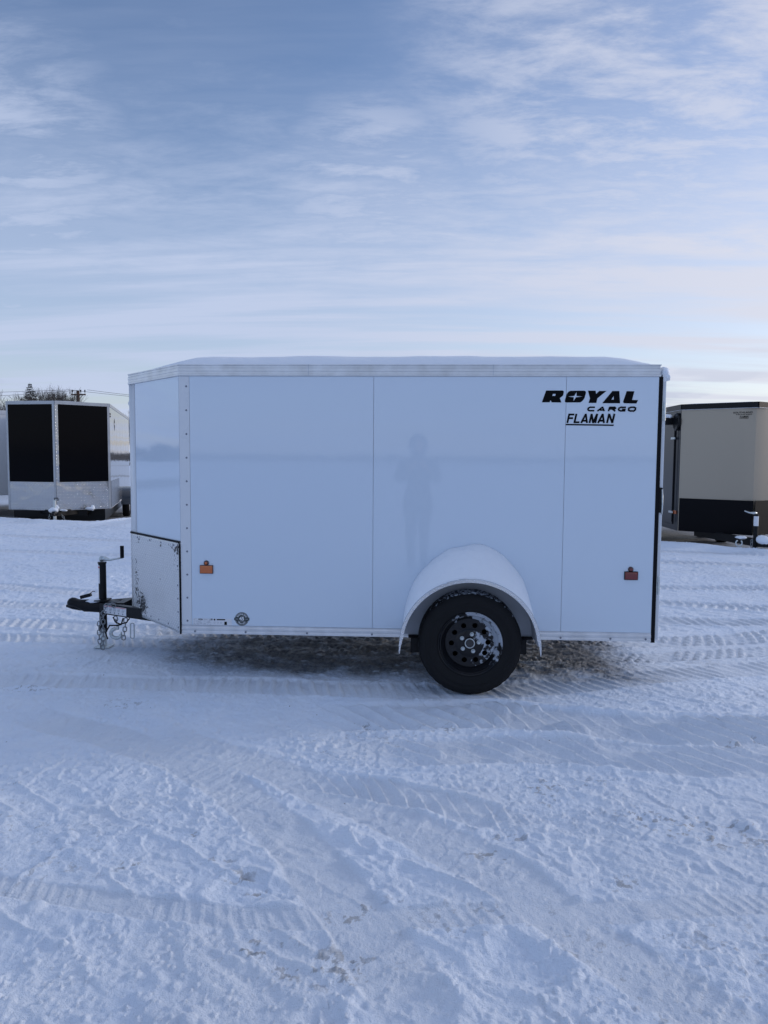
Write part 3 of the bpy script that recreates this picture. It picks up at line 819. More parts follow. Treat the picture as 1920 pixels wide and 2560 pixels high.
# stone guard: frosted tread plate wrapped round the lower nose, black edging
GZ0, GZ1 = ZB, .9116
gpath = [NP[0]]
for k in range(1, 24): gpath.append(tuple(Vector(NP[0]) + (Vector(NP[1]) - Vector(NP[0])) * k / 23))
gpath += NP[2:-2]
for k in range(0, 24): gpath.append(tuple(Vector(NP[-2]) + (Vector(NP[-1]) - Vector(NP[-2])) * k / 23))
mb = MB(); mb.smooth = True
prof = [(-.001, GZ0)] + [(.007, GZ0 + (GZ1 - GZ0) * k / 30) for k in range(31)] + [(-.001, GZ1)]
guard = sweep_nose(mb, gpath, prof).build('stone_guard', TREADF, T)
at = guard.data.attributes.new('bare', 'FLOAT', 'POINT')
vals = []
for v in guard.data.vertices:
    x, y, z = v.co
    if y > .76: y = W_ - y
    t = y / .575                      # 0 corner .. 1 nose edge
    b = 0
    b = max(b, math.exp(-(((t - .80) / .11) ** 2 + ((z - .40) / .085) ** 2)) * 1.05)
    b = max(b, math.exp(-(((t - .93) / .030) ** 2 + ((z - .55) / .22) ** 2)) * .92)
    b = max(b, math.exp(-(((t - .055) / .06) ** 2 + ((z - .855) / .05) ** 2)) * .95)
    for (tt, zz) in ((.86, .875), (.62, .875), (.38, .87), (.18, .88), (.06, .74)):
        b = max(b, math.exp(-(((t - tt) / .030) ** 2 + ((z - zz) / .022) ** 2)) * .80)
    vals.append(b)
at.data.foreach_set('value', vals)
mb = MB(); mb.smooth = True
sweep_nose(mb, gpath, [(.002, GZ1 - .002), (.011, GZ1 - .004), (.013, GZ1 + .002), (.009, GZ1 + .008), (.002, GZ1 + .007)]).build('guard_edging', BLACKSEAL, T)
for sgn, yy in ((1, -.0075), (-1, W_ + .0075)):
    mb = MB(); mb.smooth = True
    mb.tube([(-.006, yy - .000 * sgn, GZ0 - .004), (-.006, yy, GZ0 + .3), (-.007, yy, GZ1 - .02), (-.012, yy + .004 * sgn, GZ1 + .001)], .0058, 8).build('guard_edging', BLACKSEAL, T)

# screws
sc_mb = MB(); sc_mb.smooth = True
sc_mb.lathe([(.0, -.0032), (.0035, -.003), (.0062, -.0012), (.0068, 0)], (0, 0, 0), 'y', 10)
SCREW = mat('dull_screw', (0.20, 0.22, 0.27), rough=.5, metal=.4)
screw0 = sc_mb.build('screw', SCREW, T)
spots = [(.050 - .001 * k, -.005, 1.934 - .1545 * k) for k in range(11)]
spots += [(x, -.0068, .318) for x in (.09, .43, .84, 1.27, 2.50, 2.82, 3.045)]
for i, p in enumerate(spots):
    o = screw0 if i == 0 else dup(screw0, T); o.location = p
# screws on the stone guard (normal of the V face)
d = (Vector(NP[1]) - Vector(NP[0])).normalized(); nang = math.atan2(-d.x, d.y)
for (t, z) in ((.90, .885), (.62, .885), (.38, .885), (.12, .885), (.05, .75), (.05, .62), (.05, .53), (.05, .44), (.05, .335), (.25, .335), (.45, .335), (.62, .335), (.93, .70)):
    o = dup(screw0, T); q = Vector(NP[0]) + (Vector(NP[1]) - Vector(NP[0])) * t
    nv_ = Vector((-d.y, d.x)); nv_ = nv_ if nv_.x < 0 else -nv_
    o.location = (q.x + nv_.x * .0075, q.y + nv_.y * .0075, z); o.rotation_euler = (0, 0, math.atan2(nv_.y, nv_.x) + PI / 2)

# side marker lights
def marker(x0, x1, z0, z1, bx, bz, lens, bulb):
    m_ = MB().box(x0, x1, -.013, -.0036, z0, z1, c=.005).build('marker_light', BLACKSEAL if lens is REDLENS else DARKRED, T, autosmooth=.6)
    MB().box(x0 + .004, x1 - .004, -.016, -.012, z0 + .004, z1 - .004, c=.0018).build('lens', lens, m_, autosmooth=.6)
    k = MB(); k.smooth = True
    k.lathe([(0, -.018), (.008, -.017), (.012, -.011), (.0165, -.010), (.0175, -.004)], (bx, 0, bz), 'y', 24)
    s2 = k.build('reflector_bulb', DARKRED, m_)
    k = MB(); k.smooth = True
    k.lathe([(0, -.0215), (.006, -.021), (.009, -.017)], (bx, 0, bz), 'y', 16).build('bulb_lens', lens, m_)
marker(.127, .217, .706, .764, .171, .777, AMBER, 0)
marker(2.895, 2.983, .704, .760, 2.936, .773, REDLENS, 0)

# lettering on the side
LX = lambda u, v: 2.348 + (1340 + u / 5.925 - 1355) * .0025146 + (960 + v / 5.925 - 1005.8) * .00007
LZ = lambda u, v: 1.838 - (960 + v / 5.925 - 1005.8) * .00252 + (1340 + u / 5.925 - 1355) * .0000095
def arc_corner(P): return [(LX(u, v), LZ(u, v)) for u, v in P]
big = [
    [(85, 272), (150, 97), (392, 97), (407, 103), (412, 118), (404, 162), (394, 178), (352, 210), (376, 275), (232, 273), (214, 240), (201, 272)],
    [(248, 152), (253, 148), (286, 147), (291, 152), (286, 172), (279, 178), (240, 178)],
    [(426, 258), (430, 232), (452, 158), (464, 136), (488, 112), (510, 102), (708, 100), (730, 105), (740, 122), (737, 145), (718, 208), (704, 232), (680, 258), (655, 274), (445, 275), (432, 270)],
    [(470, 186), (566, 178), (601, 120), (600, 178), (690, 186), (592, 198), (554, 256), (560, 198)],
    [(770, 100), (882, 101), (891, 150), (936, 105), (1042, 105), (907, 215), (893, 282), (778, 282), (799, 215)],
    [(980, 286), (1130, 106), (1232, 106), (1243, 288)],
    [(1150, 180), (1150, 232), (1114, 232)],
    [(1340, 108), (1453, 111), (1420, 238), (1507, 240), (1483, 291), (1308, 287), (1293, 280), (1288, 263)],
]
curve_polys('lettering', [arc_corner(P) for P in big], VINYL, T, loc=(0, -.0042, 0))
def stroke_letters(name, strokes, wd, y, parent, mt):
    k = MB(); j = 0
    for P in strokes:
        Q = [Vector((LX(u, v), LZ(u, v))) for u, v in P]
        for i in range(len(Q) - 1):
            d = (Q[i + 1] - Q[i]).normalized(); n = Vector((-d.y, d.x)) * wd / 2
            e0 = d * wd * (.42 if i else 0); e1 = d * wd * (.42 if i < len(Q) - 2 else 0)
            c = [Q[i] - e0 + n, Q[i + 1] + e1 + n, Q[i + 1] + e1 - n, Q[i] - e0 - n]
            yo = y - .00006 * j; j += 1
            vs = [(p.x, yo, p.y) for p in c] + [(p.x, y + .0012, p.y) for p in c]
            k.add(vs, [(0, 1, 2, 3), (7, 6, 5, 4), (0, 4, 5, 1), (1, 5, 6, 2), (2, 6, 7, 3), (3, 7, 4, 0)])
    return k.build(name, mt, parent)
stroke_letters('lettering', [[(872, 346), (802, 346), (777, 358), (769, 375), (777, 391), (800, 397), (862, 397)],
    [(908, 403), (985, 344)], [(982, 338), (1010, 403)], [(945, 387), (1005, 387)],
    [(1072, 404), (1092, 340)], [(1092, 347), (1163, 347), (1176, 358), (1163, 370), (1092, 372)], [(1128, 372), (1172, 404)],
    [(1328, 347), (1258, 347), (1231, 359), (1220, 376), (1228, 392), (1252, 399), (1308, 399), (1314, 378), (1272, 378)],
    [(1400, 346), (1448, 346), (1470, 357), (1466, 384), (1444, 401), (1392, 401), (1368, 390), (1373, 360), (1402, 346)]], .0098, -.0048, T, VINYL)
stroke_letters('lettering', [[(462, 580), (493, 443)], [(486, 454), (567, 454)], [(476, 508), (548, 508)],
    [(566, 580), (598, 443)], [(562, 569), (642, 569)],
    [(667, 580), (738, 446)], [(737, 443), (754, 580)], [(692, 546), (750, 546)],
    [(791, 580), (823, 443)], [(825, 445), (843, 580)], [(841, 580), (905, 445)], [(907, 443), (876, 580)],
    [(917, 580), (988, 446)], [(987, 443), (1004, 580)], [(942, 546), (1000, 546)],
    [(1050, 580), (1082, 443)], [(1084, 445), (1126, 580)], [(1127, 580), (1160, 443)]], .0118, -.0048, T, VINYL)
curve_polys('lettering', [[(2.502, 1.702), (2.804, 1.699), (2.800, 1.690), (2.499, 1.693)]], VINYL, T, loc=(0, -.0042, 0))

# round badge
bc = (.405, .406)
k = MB(); k.smooth = False
k.lathe([(0, -.0048), (.0455, -.0048), (.0455, -.0036)], (bc[0], 0, bc[1]), 'y', 48)
k.box(bc[0] - .051, bc[0] + .051, -.0050, -.0036, bc[1] - .0095, bc[1] + .0085)
badge = k.build('round_badge', OLIVE, T)
k = MB(); k.lathe([(.0405, -.0053), (.0418, -.0053), (.0418, -.0047), (.0405, -.0047)], (bc[0], 0, bc[1]), 'y', 48, a0=math.radians(18), a1=math.radians(162))
k.lathe([(.0405, -.0053), (.0418, -.0053), (.0418, -.0047), (.0405, -.0047)], (bc[0], 0, bc[1]), 'y', 48, a0=math.radians(198), a1=math.radians(342))
k.box(bc[0] - .043, bc[0] - .024, -.0056, -.0051, bc[1] - .0012, bc[1] + .0002); k.box(bc[0] + .024, bc[0] + .043, -.0056, -.0051, bc[1] - .0012, bc[1] + .0002)
k.box(bc[0] - .026, bc[0] + .026, -.0056, -.0048, bc[1] - .0155, bc[1] - .0143)
k.build('badge_ring', LABELW, badge)
pieces = []
def arc_text(s, r, a_mid, step, size, up=1):
    n = len(s)
    for i, ch in enumerate(s):
        a = a_mid - (i - (n - 1) / 2) * step * up
        o = text_polys_obj('ch', ch, size, LABELW, None, (0, 0, 0), offset=.0004, align='CENTER')
        x = bc[0] + r * math.cos(a); z = bc[1] + r * math.sin(a)
        o.location = (x, -.0054, z); o.rotation_euler = (PI / 2, -(a - PI / 2) if up > 0 else -(a + PI / 2), 0)
        pieces.append(o)
arc_text('SOUTHLAND', .0272, PI / 2, math.radians(15), .0135)
arc_text('TRAILERS', .0345, -PI / 2, math.radians(12), .0115, -1)
o = text_polys_obj('ch', '45', .033, LABELW, None, (bc[0], -.0054, bc[1] - .0085), offset=.0012, align='CENTER'); pieces.append(o)
join_meshes('badge_lettering', pieces, LABELW, badge)

# maker's label beside it: white sticker with fine print
lab = MB().box(.078, .338, -.0044, -.0036, .361, .405).build('data_label', mat('label_film', (.74, .76, .80), rough=.3), T)
k = MB(); rr = random.Random(5)
for r_ in range(9):
    z = .4025 - r_ * .0045; x = .081
    while x < .200:
        wd = rr.uniform(.006, .03)
        if not (.112 < x + wd and x < .146 and r_ < 2) and rr.random() < .85: k.box(x, min(x + wd, .20), -.0047, -.0043, z - .0014, z)
        x += wd + rr.uniform(.002, .010)
for q in range(3):
    k.lathe([(.0045, -.0047), (.0058, -.0047), (.0058, -.0043), (.0045, -.0043)], (.222 + q * .022, 0, .378), 'y', 16)
k.build('fine_print', LABELG, lab)
t_ = text_polys_obj('small_lettering', 'ROYAL', .02, VINYL, lab, (0, -.0048, 0), shear=.25, offset=.0012); fit_text(t_, .113, .143, .3965, .4035)
k = MB(); k.box(.196, .209, -.0048, -.0043, .3945, .4045); k.box(.237, .293, -.0048, -.0043, .395, .403); k.box(.288, .305, -.0049, -.0043, .364, .386)
k.lathe([(0, -.0048), (.006, -.0048), (.006, -.0043)], (.222, 0, .3985), 'y', 20)
k.build('label_block', VINYL, lab)
MB().box(.197, .208, -.0051, -.0048, .3985, .4005).build('label_stripe', LABELW, lab)

# rear: black seal, door leaf, hinges, latch, drip cap
MB().box(L_ - .021, L_ + .002, -.006, W_ + .006, ZB - .006, ZR0 - .002).build('rear_seal', BLACKSEAL, T)
MB().box(L_ + .0025, L_ + .028, .010, W_ - .010, ZB + .01, ZR0 - .006, c=.004).build('rear_door', WHITE2, T)
def hinge(z0, z1):
    h_ = MB().box(L_ + .002, L_ + .012, -.004, .05, z0, z1).build('hinge', ZINC, T)
    for a, b in ((z0, z0 + .27 * (z1 - z0)), (z0 + .29 * (z1 - z0), z0 + .73 * (z1 - z0)), (z0 + .75 * (z1 - z0), z1)):
        k = MB(); k.smooth = True; k.tube([(L_ + .016, -.006, a), (L_ + .016, -.006, b)], .0085, 10).build('knuckle', ZINC, h_, autosmooth=.7)
hinge(1.725, 1.838); hinge(.612, .727)
lt = MB().box(L_ + .003, L_ + .022, -.006, .03, 1.14, 1.30, c=.003).build('latch', BLACKPAINT, T)
k = MB(); k.smooth = True; k.tube([(L_ + .020, -.008, 1.13), (L_ + .022, -.008, 1.20), (L_ + .018, -.008, 1.29)], .005, 8).build('latch_pin', ZINC, lt)
MB().add([(L_, -.004, 2.055), (L_ + .045, -.004, 1.985), (L_ + .045, -.004, 1.978), (L_, -.004, 1.965), (L_, W_ + .004, 2.055), (L_ + .045, W_ + .004, 1.985), (L_ + .045, W_ + .004, 1.978), (L_, W_ + .004, 1.965)],
         [(0, 1, 2, 3), (7, 6, 5, 4), (0, 4, 5, 1), (1, 5, 6, 2), (2, 6, 7, 3), (3, 7, 4, 0)]).build('drip_cap', WHITE2, T)

# under-frame
for y in (.28, W_ - .33): MB().box(.02, L_ - .12, y, y + .05, .252, ZB + .002).build('frame_beam', BLACKPAINT, T)
MB().box(L_ - .12, L_ - .05, .20, W_ - .20, .255, ZB + .001).build('rear_beam', BLACKPAINT, T)
k = MB(); k.smooth = True; k.tube([(1.898, .02, .27), (1.898, W_ - .02, .27)], .038, 14).build('axle', BLACKPAINT, T, autosmooth=.7)
MB().box(1.525, 1.60, -.05, .04, .215, .312, c=.004).build('spring_hanger', BLACKPAINT, T)
MB().box(2.20, 2.275, -.05, .04, .215, .312, c=.004).build('spring_hanger', BLACKPAINT, T)
for y in (-.02, W_ + .02):
    MB().box(1.51, 2.318, y - .02, y + .03, .309, .322).build('wheel_well_sill', BLACKSEAL, T)

# fenders
FC = (1.893, .325)
def arcpt(a, rx, rz): return FC[0] + rx * math.cos(a), FC[1] + rz * math.sin(a)
def super_arc(a, rx, rz):
    c, s = math.cos(a), math.sin(a); e = .88
    return FC[0] + rx * math.copysign(abs(c) ** e, c), FC[1] + rz * abs(s) ** 1.0 * (1 if s > 0 else 1)
def fender(side):
    ys = lambda y: y if side < 0 else W_ - y
    F_ = None
    n = 60
    mb = MB(); mb.smooth = True
    # skin between the body and the lip
    ring = []
    for j, (y, dr) in enumerate(((-.002, 0), (-.15, .002), (-.285, 0), (-.285, -.004), (-.15, -.003), (-.002, -.004))):
        ring.append([(lambda q: (q[0], ys(y), q[1]))(arcpt(PI * (i / n) * 1.0, .423 + dr, .410 + dr)) for i in range(n + 1)])
    vs = [p for r in ring for p in r]; m = n + 1; fs = []
    for j in range(6):
        k2 = (j + 1) % 6
        for i in range(n): fs.append((j * m + i, j * m + i + 1, k2 * m + i + 1, k2 * m + i))
    mb.add(vs, fs)
    F_ = mb.build('fender', GREYALU, T, autosmooth=.6)
    # lip: tread plate turned down, running out to points below the body
    k = MB(); k.smooth = True
    rows = []
    a0, a1 = -math.radians(6), math.radians(186)
    for i in range(n + 1):
        a = a0 + (a1 - a0) * i / n
        e = min(1, min(a - a0, a1 - a) / .22); wd = .006 + .016 * e
        c, s = math.cos(a), math.sin(a)
        flare = .006 * (1 - e)
        for (rr_, yy) in ((.433 + flare, -.280), (.436 + flare, -.296), (.433 + flare, -.302), (.433 + flare - wd * .9, -.3035), (.433 + flare - wd * .9, -.300), (.427 + flare, -.292), (.426 + flare, -.280)):
            rows.append((FC[0] + rr_ * c, ys(yy), FC[1] + (rr_ - .018) * s if s > 0 else FC[1] + rr_ * s * 1.2))
    q = 7
    fs = []
    for i in range(n):
        for j in range(q): fs.append((i * q + j, i * q + (j + 1) % q, (i + 1) * q + (j + 1) % q, (i + 1) * q + j))
    fs += [list(range(q)), [n * q + j for j in range(q)][::-1]]
    k.add(rows, fs).build('fender_lip', TREADL, F_, autosmooth=.8)
    # liner: flat grey panel on the body inside the arch
    k = MB(); P = [arcpt(PI * i / n, .424, .405) for i in range(n + 1)]
    y0, y1 = ys(-.008), ys(-.0065)
    vs = [(x, y0, z) for x, z in P] + [(x, y1, z) for x, z in P]; m = n + 1
    k.add(vs, [list(range(m)), [m + i for i in range(m)][::-1]] + [(i, (i + 1) % m, m + (i + 1) % m, m + i) for i in range(m)])
    k.build('wheel_well_liner', GREYALU, F_)
fender(-1); fender(1)

# wheels
RIMM = mat_snowflecked('black_rim', (0.008, 0.009, 0.012), .30, centre=(0, 0, 0), direction=(.72, 0, .62), lo=-.08, hi=.14, scale=17, thr=.485, coat=.2)
TYREM = mat_snowflecked('tyre_rubber', (0.010, 0.0105, 0.012), .75, centre=(0, 0, 0), direction=(.45, 0, .9), lo=.10, hi=.42, scale=26, thr=.66)
TREADM = mat_snowflecked('tyre_tread', (0.010, 0.0105, 0.012), .85, centre=(0, 0, 0), direction=(.1, 0, 1), lo=.0, hi=.34, scale=60, thr=.545)
def make_wheel():
    r = empty('wheel', (0, 0, 0)); r.parent = T
    R = .324
    # tyre: outer sidewall at y=-.105, tread, inner sidewall
    prof = [(.197, -.080), (.205, -.094), (.222, -.100), (.250, -.1035), (.252, -.1052), (.256, -.1052), (.258, -.1038), (.278, -.1035), (.281, -.1050), (.285, -.1046), (.300, -.099), (.311, -.091), (.318, -.082)]
    k = MB(); k.smooth = True
    k.lathe(prof, (0, 0, 0), 'y', 120)
    k.lathe([(.318, .082), (.305, .096), (.26, .103), (.21, .094), (.195, .08)], (0, 0, 0), 'y', 120)
    ty = k.build('tyre', TYREM, r, autosmooth=.9)
    # tread with blocks
    k = MB(); k.smooth = False
    nseg = 232; ysr = [-.082, -.058, -.054, -.024, -.020, .020, .024, .054, .058, .082]
    lev = [0, 0, 1, 1, 0, 0, 0, 0, 1, 1]
    vs = []; fs = []
    for i in range(nseg):
        a = 2 * PI * i / nseg
        for j, y in enumerate(ysr):
            rr_ = R if j not in (0, 9) else R - .004
            shoulder = (j <= 1 or j >= 8)
            if (i + (j // 2) * 2) % 8 in (0, 1) and shoulder: rr_ -= .007
            if j in (2, 3, 6, 7) and (i + j) % 6 == 0: rr_ -= .005
            if j in (3, 6): rr_ -= .002
            vs.append((rr_ * math.cos(a), y, rr_ * math.sin(a)))
    m = len(ysr)
    for i in range(nseg):
        l = (i + 1) % nseg
        for j in range(m - 1): fs.append((i * m + j, i * m + j + 1, l * m + j + 1, l * m + j))
    # bridge to sidewalls
    b = len(vs)
    for i in range(nseg):
        a = 2 * PI * i / nseg
        vs.append((.316 * math.cos(a), -.086, .316 * math.sin(a))); vs.append((.316 * math.cos(a), .086, .316 * math.sin(a)))
    for i in range(nseg):
        l = (i + 1) % nseg
        fs.append((i * m, l * m, b + 2 * l, b + 2 * i)); fs.append((i * m + m - 1, b + 2 * i + 1, b + 2 * l + 1, l * m + m - 1))
    k.add(vs, fs).build('tread', TREADM, ty)
    # rim
    k = MB(); k.smooth = True
    k.lathe([(.200, -.080), (.203, -.090), (.199, -.094), (.194, -.091), (.191, -.083), (.186, -.078), (.182, -.079), (.178, -.072), (.172, -.050), (.162, -.040), (.156, -.043), (.152, -.046)], (0, 0, 0), 'y', 96)
    k.lathe([(.196, .08), (.17, .05), (.165, -.03)], (0, 0, 0), 'y', 64)
    rim = k.build('rim', RIMM, r, autosmooth=1.0)
    # disc with ten round holes (radial grid with cut-outs)
    bm = bmesh.new()
    RR = [.152, .146, .134]; holes = []
    cu = bpy.data.curves.new('d', 'CURVE'); cu.dimensions = '2D'; cu.fill_mode = 'BOTH'; cu.extrude = .0018
    def circ(cx, cy, rad, nn):
        s_p = cu.splines.new('POLY'); s_p.points.add(nn - 1); s_p.use_cyclic_u = True
        for q in range(nn): s_p.points[q].co = (cx + rad * math.cos(2 * PI * q / nn), cy + rad * math.sin(2 * PI * q / nn), 0, 1)
    circ(0, 0, .153, 72)
    for h in range(10):
        a = math.radians(2 + 36 * h); circ(.114 * math.cos(a), .114 * math.sin(a), .0165, 22)
    dsc = curve_to_obj('disc', cu, RIMM, rim, (0, -.046, 0), (PI / 2, 0, 0))
    bm.free()
    k = MB(); k.smooth = True
    k.lathe([(.092, -.047), (.086, -.050), (.078, -.0535), (.045, -.0545), (.036, -.0545)], (0, 0, 0), 'y', 64).build('disc_dish', RIMM, rim, autosmooth=1.0)
    HUB = mat('hub_black', (.006, .006, .008), rough=.18, coat=.6)
    k = MB(); k.smooth = True
    k.lathe([(.038, -.050), (.035, -.062), (.033, -.066), (.030, -.066), (.0285, -.058), (0, -.056)], (0, 0, 0), 'y', 40).build('hub', HUB, r, autosmooth=.8)
    k = MB(); k.smooth = True
    k.lathe([(.0325, -.0645), (.031, -.0690), (.027, -.0690), (.0255, -.0640)], (0, 0, 0), 'y', 40).build('hub_ring', ZINC, r, autosmooth=.8)
    nut = None
    for h in range(5):
        a = math.radians(77 + 72 * h)
        if nut is None:
            k = MB(); k.lathe([(.0105, 0), (.0105, -.014), (.0085, -.017), (0, -.017)], (0, 0, 0), 'y', 6)
            k.lathe([(.013, 0), (.013, -.003), (.010, -.004)], (0, 0, 0), 'y', 16)
            nut = k.build('wheel_nut', ZINC, r); o = nut
        else: o = dup(nut, r)
        o.location = (.0565 * math.cos(a), -.0545, .0565 * math.sin(a))
    k = MB(); k.smooth = True; k.lathe([(.14, -.010), (.14, .05), (.0, .05)], (0, 0, 0), 'y', 40).build('brake_drum', DARKSTEEL, r)
    return r
whl = make_wheel(); whl.location = (1.898, -.155, .324)
def copy_into(o, parent):
    c = o.copy(); COL.objects.link(c); c.parent = parent
    for ch in list(o.children): copy_into(ch, c)
    return c
wh2 = copy_into(whl, T); wh2.location = (1.898, 1.675, .324); wh2.rotation_euler = (0, 0, PI)

# hitch: A-frame rails, coupler, jack, chains
JX = -.862
RZ0, RZ1 = .280, .362
k = MB(); zc_ = (RZ0 + RZ1) / 2
k.obox((-.845, .705, zc_ - .004), (-.20, .37, zc_ + .004), .050, RZ1 - RZ0).build('tongue_rail', BLACKPAINT, T, bevel=.004)
k = MB(); k.obox((-.845, .815, zc_ - .004), (-.20, 1.15, zc_ + .004), .050, RZ1 - RZ0).build('tongue_rail', BLACKPAINT, T, bevel=.004)
MB().box(-.72, -.66, .66, .86, RZ1 - .010, RZ1 + .004).build('cross_plate', BLACKPAINT, T)
# warning label on the near rail
dv = (Vector((-.20, .37, 0)) - Vector((-.845, .705, 0))).normalized(); nvv = Vector((dv.y, -dv.x, 0)); nvv = nvv if nvv.y < 0 else -nvv
def railpt(s, z, o=.0262): q = Vector((-.845, .705, 0)) + dv * s + nvv * o; return (q.x, q.y, z)
def railquad(k, s0, s1, z0, z1, o0, o1):
    k.add([railpt(s0, z0, o0), railpt(s1, z0, o0), railpt(s1, z1, o0), railpt(s0, z1, o0), railpt(s0, z0, o1), railpt(s1, z0, o1), railpt(s1, z1, o1), railpt(s0, z1, o1)],
          [(0, 1, 2, 3), (7, 6, 5, 4), (0, 4, 5, 1), (1, 5, 6, 2), (2, 6, 7, 3), (3, 7, 4, 0)])
k = MB(); railquad(k, .05, .295, .288, .349, .0245, .0262); wl = k.build('warning_label', LABELW, T)
k = MB(); railquad(k, .055, .29, .342, .347, .0262, .0266); k.build('label_red_band', LABELR, wl)
k = MB()
for i in range(5):
    s = .066 + i * .045
    railquad(k, s, s + .030, .322, .326, .0262, .0266); railquad(k, s, s + .024, .314, .317, .0262, .0266); railquad(k, s + .006, s + .018, .294, .306, .0262, .0266)
    railquad(k, s, s + .033, .333, .336, .0262, .0266)
k.build('label_print', LABELG, wl)
# coupler: lofted channel running into a ball socket
def loft(mb, secs, n=20):
    vs = []; fs = []
    for (x, y, zc2, ry, rz, e) in secs:
        for i in range(n):
            a = 2 * PI * i / n; c, s = math.cos(a), math.sin(a)
            vs.append((x, y + ry * math.copysign(abs(c) ** e, c), zc2 + rz * math.copysign(abs(s) ** e, s)))
    for j in range(len(secs) - 1):
        for i in range(n): fs.append((j * n + i, j * n + (i + 1) % n, (j + 1) * n + (i + 1) % n, (j + 1) * n + i))
    fs += [list(range(n)), [(len(secs) - 1) * n + i for i in range(n)][::-1]]
    return mb.add(vs, fs)
k = MB(); k.smooth = True
loft(k, [(-.74, .76, .316, .060, .042, .35), (-.82, .76, .318, .060, .044, .35), (-.90, .76, .320, .052, .043, .4), (-.96, .76, .322, .044, .044, .45), (-1.0, .76, .322, .040, .046, .55), (-1.035, .76, .329, .037, .038, .7),
         (-1.06, .76, .338, .036, .034, .8), (-1.085, .76, .346, .037, .036, .95), (-1.105, .76, .348, .037, .036, 1.0), (-1.125, .76, .346, .030, .029, 1.0), (-1.137, .76, .342, .018, .018, 1.0), (-1.141, .76, .340, .004, .004, 1.0)])
cp = k.build('coupler', BLACKPAINT, T, autosmooth=.8)
k = MB(); k.smooth = True
k.tube([(-1.150, .76, .318), (-1.10, .76, .311), (-1.04, .76, .306), (-.99, .76, .300)], [.010, .020, .024, .018], 12).build('coupler_lip', BLACKPAINT, cp)
lv = MB().obox((-1.035, .76, .386), (-.955, .76, .408), .035, .026).build('coupler_latch', BLACKPAINT, cp, bevel=.003)
k = MB(); k.smooth = True; k.tube([(-.965, .76, .405), (-.955, .76, .424), (-.94, .76, .434), (-.922, .76, .434)], .003, 8).build('latch_wire', BLACKPAINT, cp)
# jack
k = MB(); k.smooth = True; k.tube([(JX, .76, .12), (JX, .76, .655)], .0290, 24).build('jack_tube', BLACKPAINT, T, autosmooth=.7)
k = MB(); k.smooth = True; k.tube([(JX, .76, .652), (JX, .76, .664)], .0325, 24).build('jack_cap', BLACKPAINT, T, autosmooth=.7)
k = MB(); k.smooth = True; k.lathe([(.0294, .50), (.0294, .64)], (JX, .76, 0), 'z', 12, a0=math.radians(205), a1=math.radians(252)); jl = k.build('jack_label', LABELW, T)
k = MB(); k.smooth = True; k.lathe([(.0296, .618), (.0296, .632)], (JX, .76, 0), 'z', 12, a0=math.radians(208), a1=math.radians(249)); k.build('label_red_band', LABELR, jl)
MB().box(JX - .020, JX + .020, .74, .78, .012, .125, c=.003).build('jack_leg', ZINC, T)
for z in (.045, .085):
    k = MB(); k.lathe([(0, -.0208), (.006, -.0208), (.006, -.019)], (JX + .004, .76, z), 'y', 14).build('pin_hole', DARKSTEEL, T)
MB().box(JX - .055, JX + .062, .70, .82, .001, .012, c=.003).build('jack_foot', ZINC, T)
k = MB(); k.smooth = True; k.tube([(JX - .035, .745, .112), (JX + .012, .732, .128)], .005, 8); k.sphere((JX + .006, .731, .136), (.012, .01, .012)); k.build('leg_pin', ZINC, T)
k = MB(); k.smooth = True
k.sphere((JX - .004, .76, .688), (.021, .019, .021))
k.tube([(JX - .004, .76, .690), (JX + .03, .755, .690), (JX + .065, .75, .681), (JX + .11, .745, .690), (JX + .17, .742, .702)], [.019, .017, .009, .007, .007], 10)
cr = k.build('crank', ZINC, T)
k = MB(); k.smooth = True; k.tube([(JX + .165, .742, .700), (JX + .165, .742, .792)], .0145, 14).build('crank_grip', BLACKSEAL, cr, autosmooth=.7)
MB().box(JX - .045, JX + .045, .70, .82, RZ1 + .004, RZ1 + .012).build('jack_plate', BLACKPAINT, T)
# chains
def link_pts(c, t, side, ln, wd, n=12):
    c = Vector(c); t = Vector(t).normalized(); s = Vector(side); s = (s - t * s.dot(t)).normalized()
    out = []
    for i in range(n):
        a = 2 * PI * i / n; ca, sa = math.cos(a), math.sin(a)
        out.append(c + t * (ca * wd / 2 + math.copysign((ln - wd) / 2, ca)) + s * sa * wd / 2)
    return out
def chain(path, parent, mt=CHAINM, ln=.040, wd=.026, wire=.0040):
    P = [Vector(p) for p in path]; seg = [0]
    for a, b in zip(P[:-1], P[1:]): seg.append(seg[-1] + (b - a).length)
    tot = seg[-1]; pitch = ln - 2 * wire; n = max(2, int(tot / pitch)); k = MB(); k.smooth = True
    def at_(s):
        for i in range(len(P) - 1):
            if s <= seg[i + 1] or i == len(P) - 2:
                u = (s - seg[i]) / max(seg[i + 1] - seg[i], 1e-6); return P[i].lerp(P[i + 1], min(u, 1))
    for i in range(n):
        s = (i + .5) * tot / n; c = at_(s); t = at_(min(s + .01, tot)) - at_(max(s - .01, 0))
        side = (1, .35, 0.1) if i % 2 == 0 else (-.35, 1, 0.1)
        k.tube(link_pts(c, t, side, ln, wd), wire, 6, closed=True)
    return k.build('safety_chain', mt, parent)
chain([(-.70, .60, .350), (-.725, .585, .375), (-.765, .59, .360), (-.79, .60, .300), (-.795, .60, .20), (-.80, .61, .10), (-.805, .61, .02)], T)
chain([(-.835, .68, .285), (-.845, .64, .20), (-.835, .62, .10), (-.82, .61, .03)], T)
chain([(-.60, .55, .275), (-.605, .55, .22), (-.615, .55, .15), (-.625, .56, .11)], T)
chain([(-.70, .60, .27), (-.69, .60, .225)], T)
k = MB(); k.smooth = True
hk = [(-.69 + .040 * math.cos(a), .585, .150 + .036 * math.sin(a)) for a in [math.radians(q) for q in range(70, 385, 18)]]
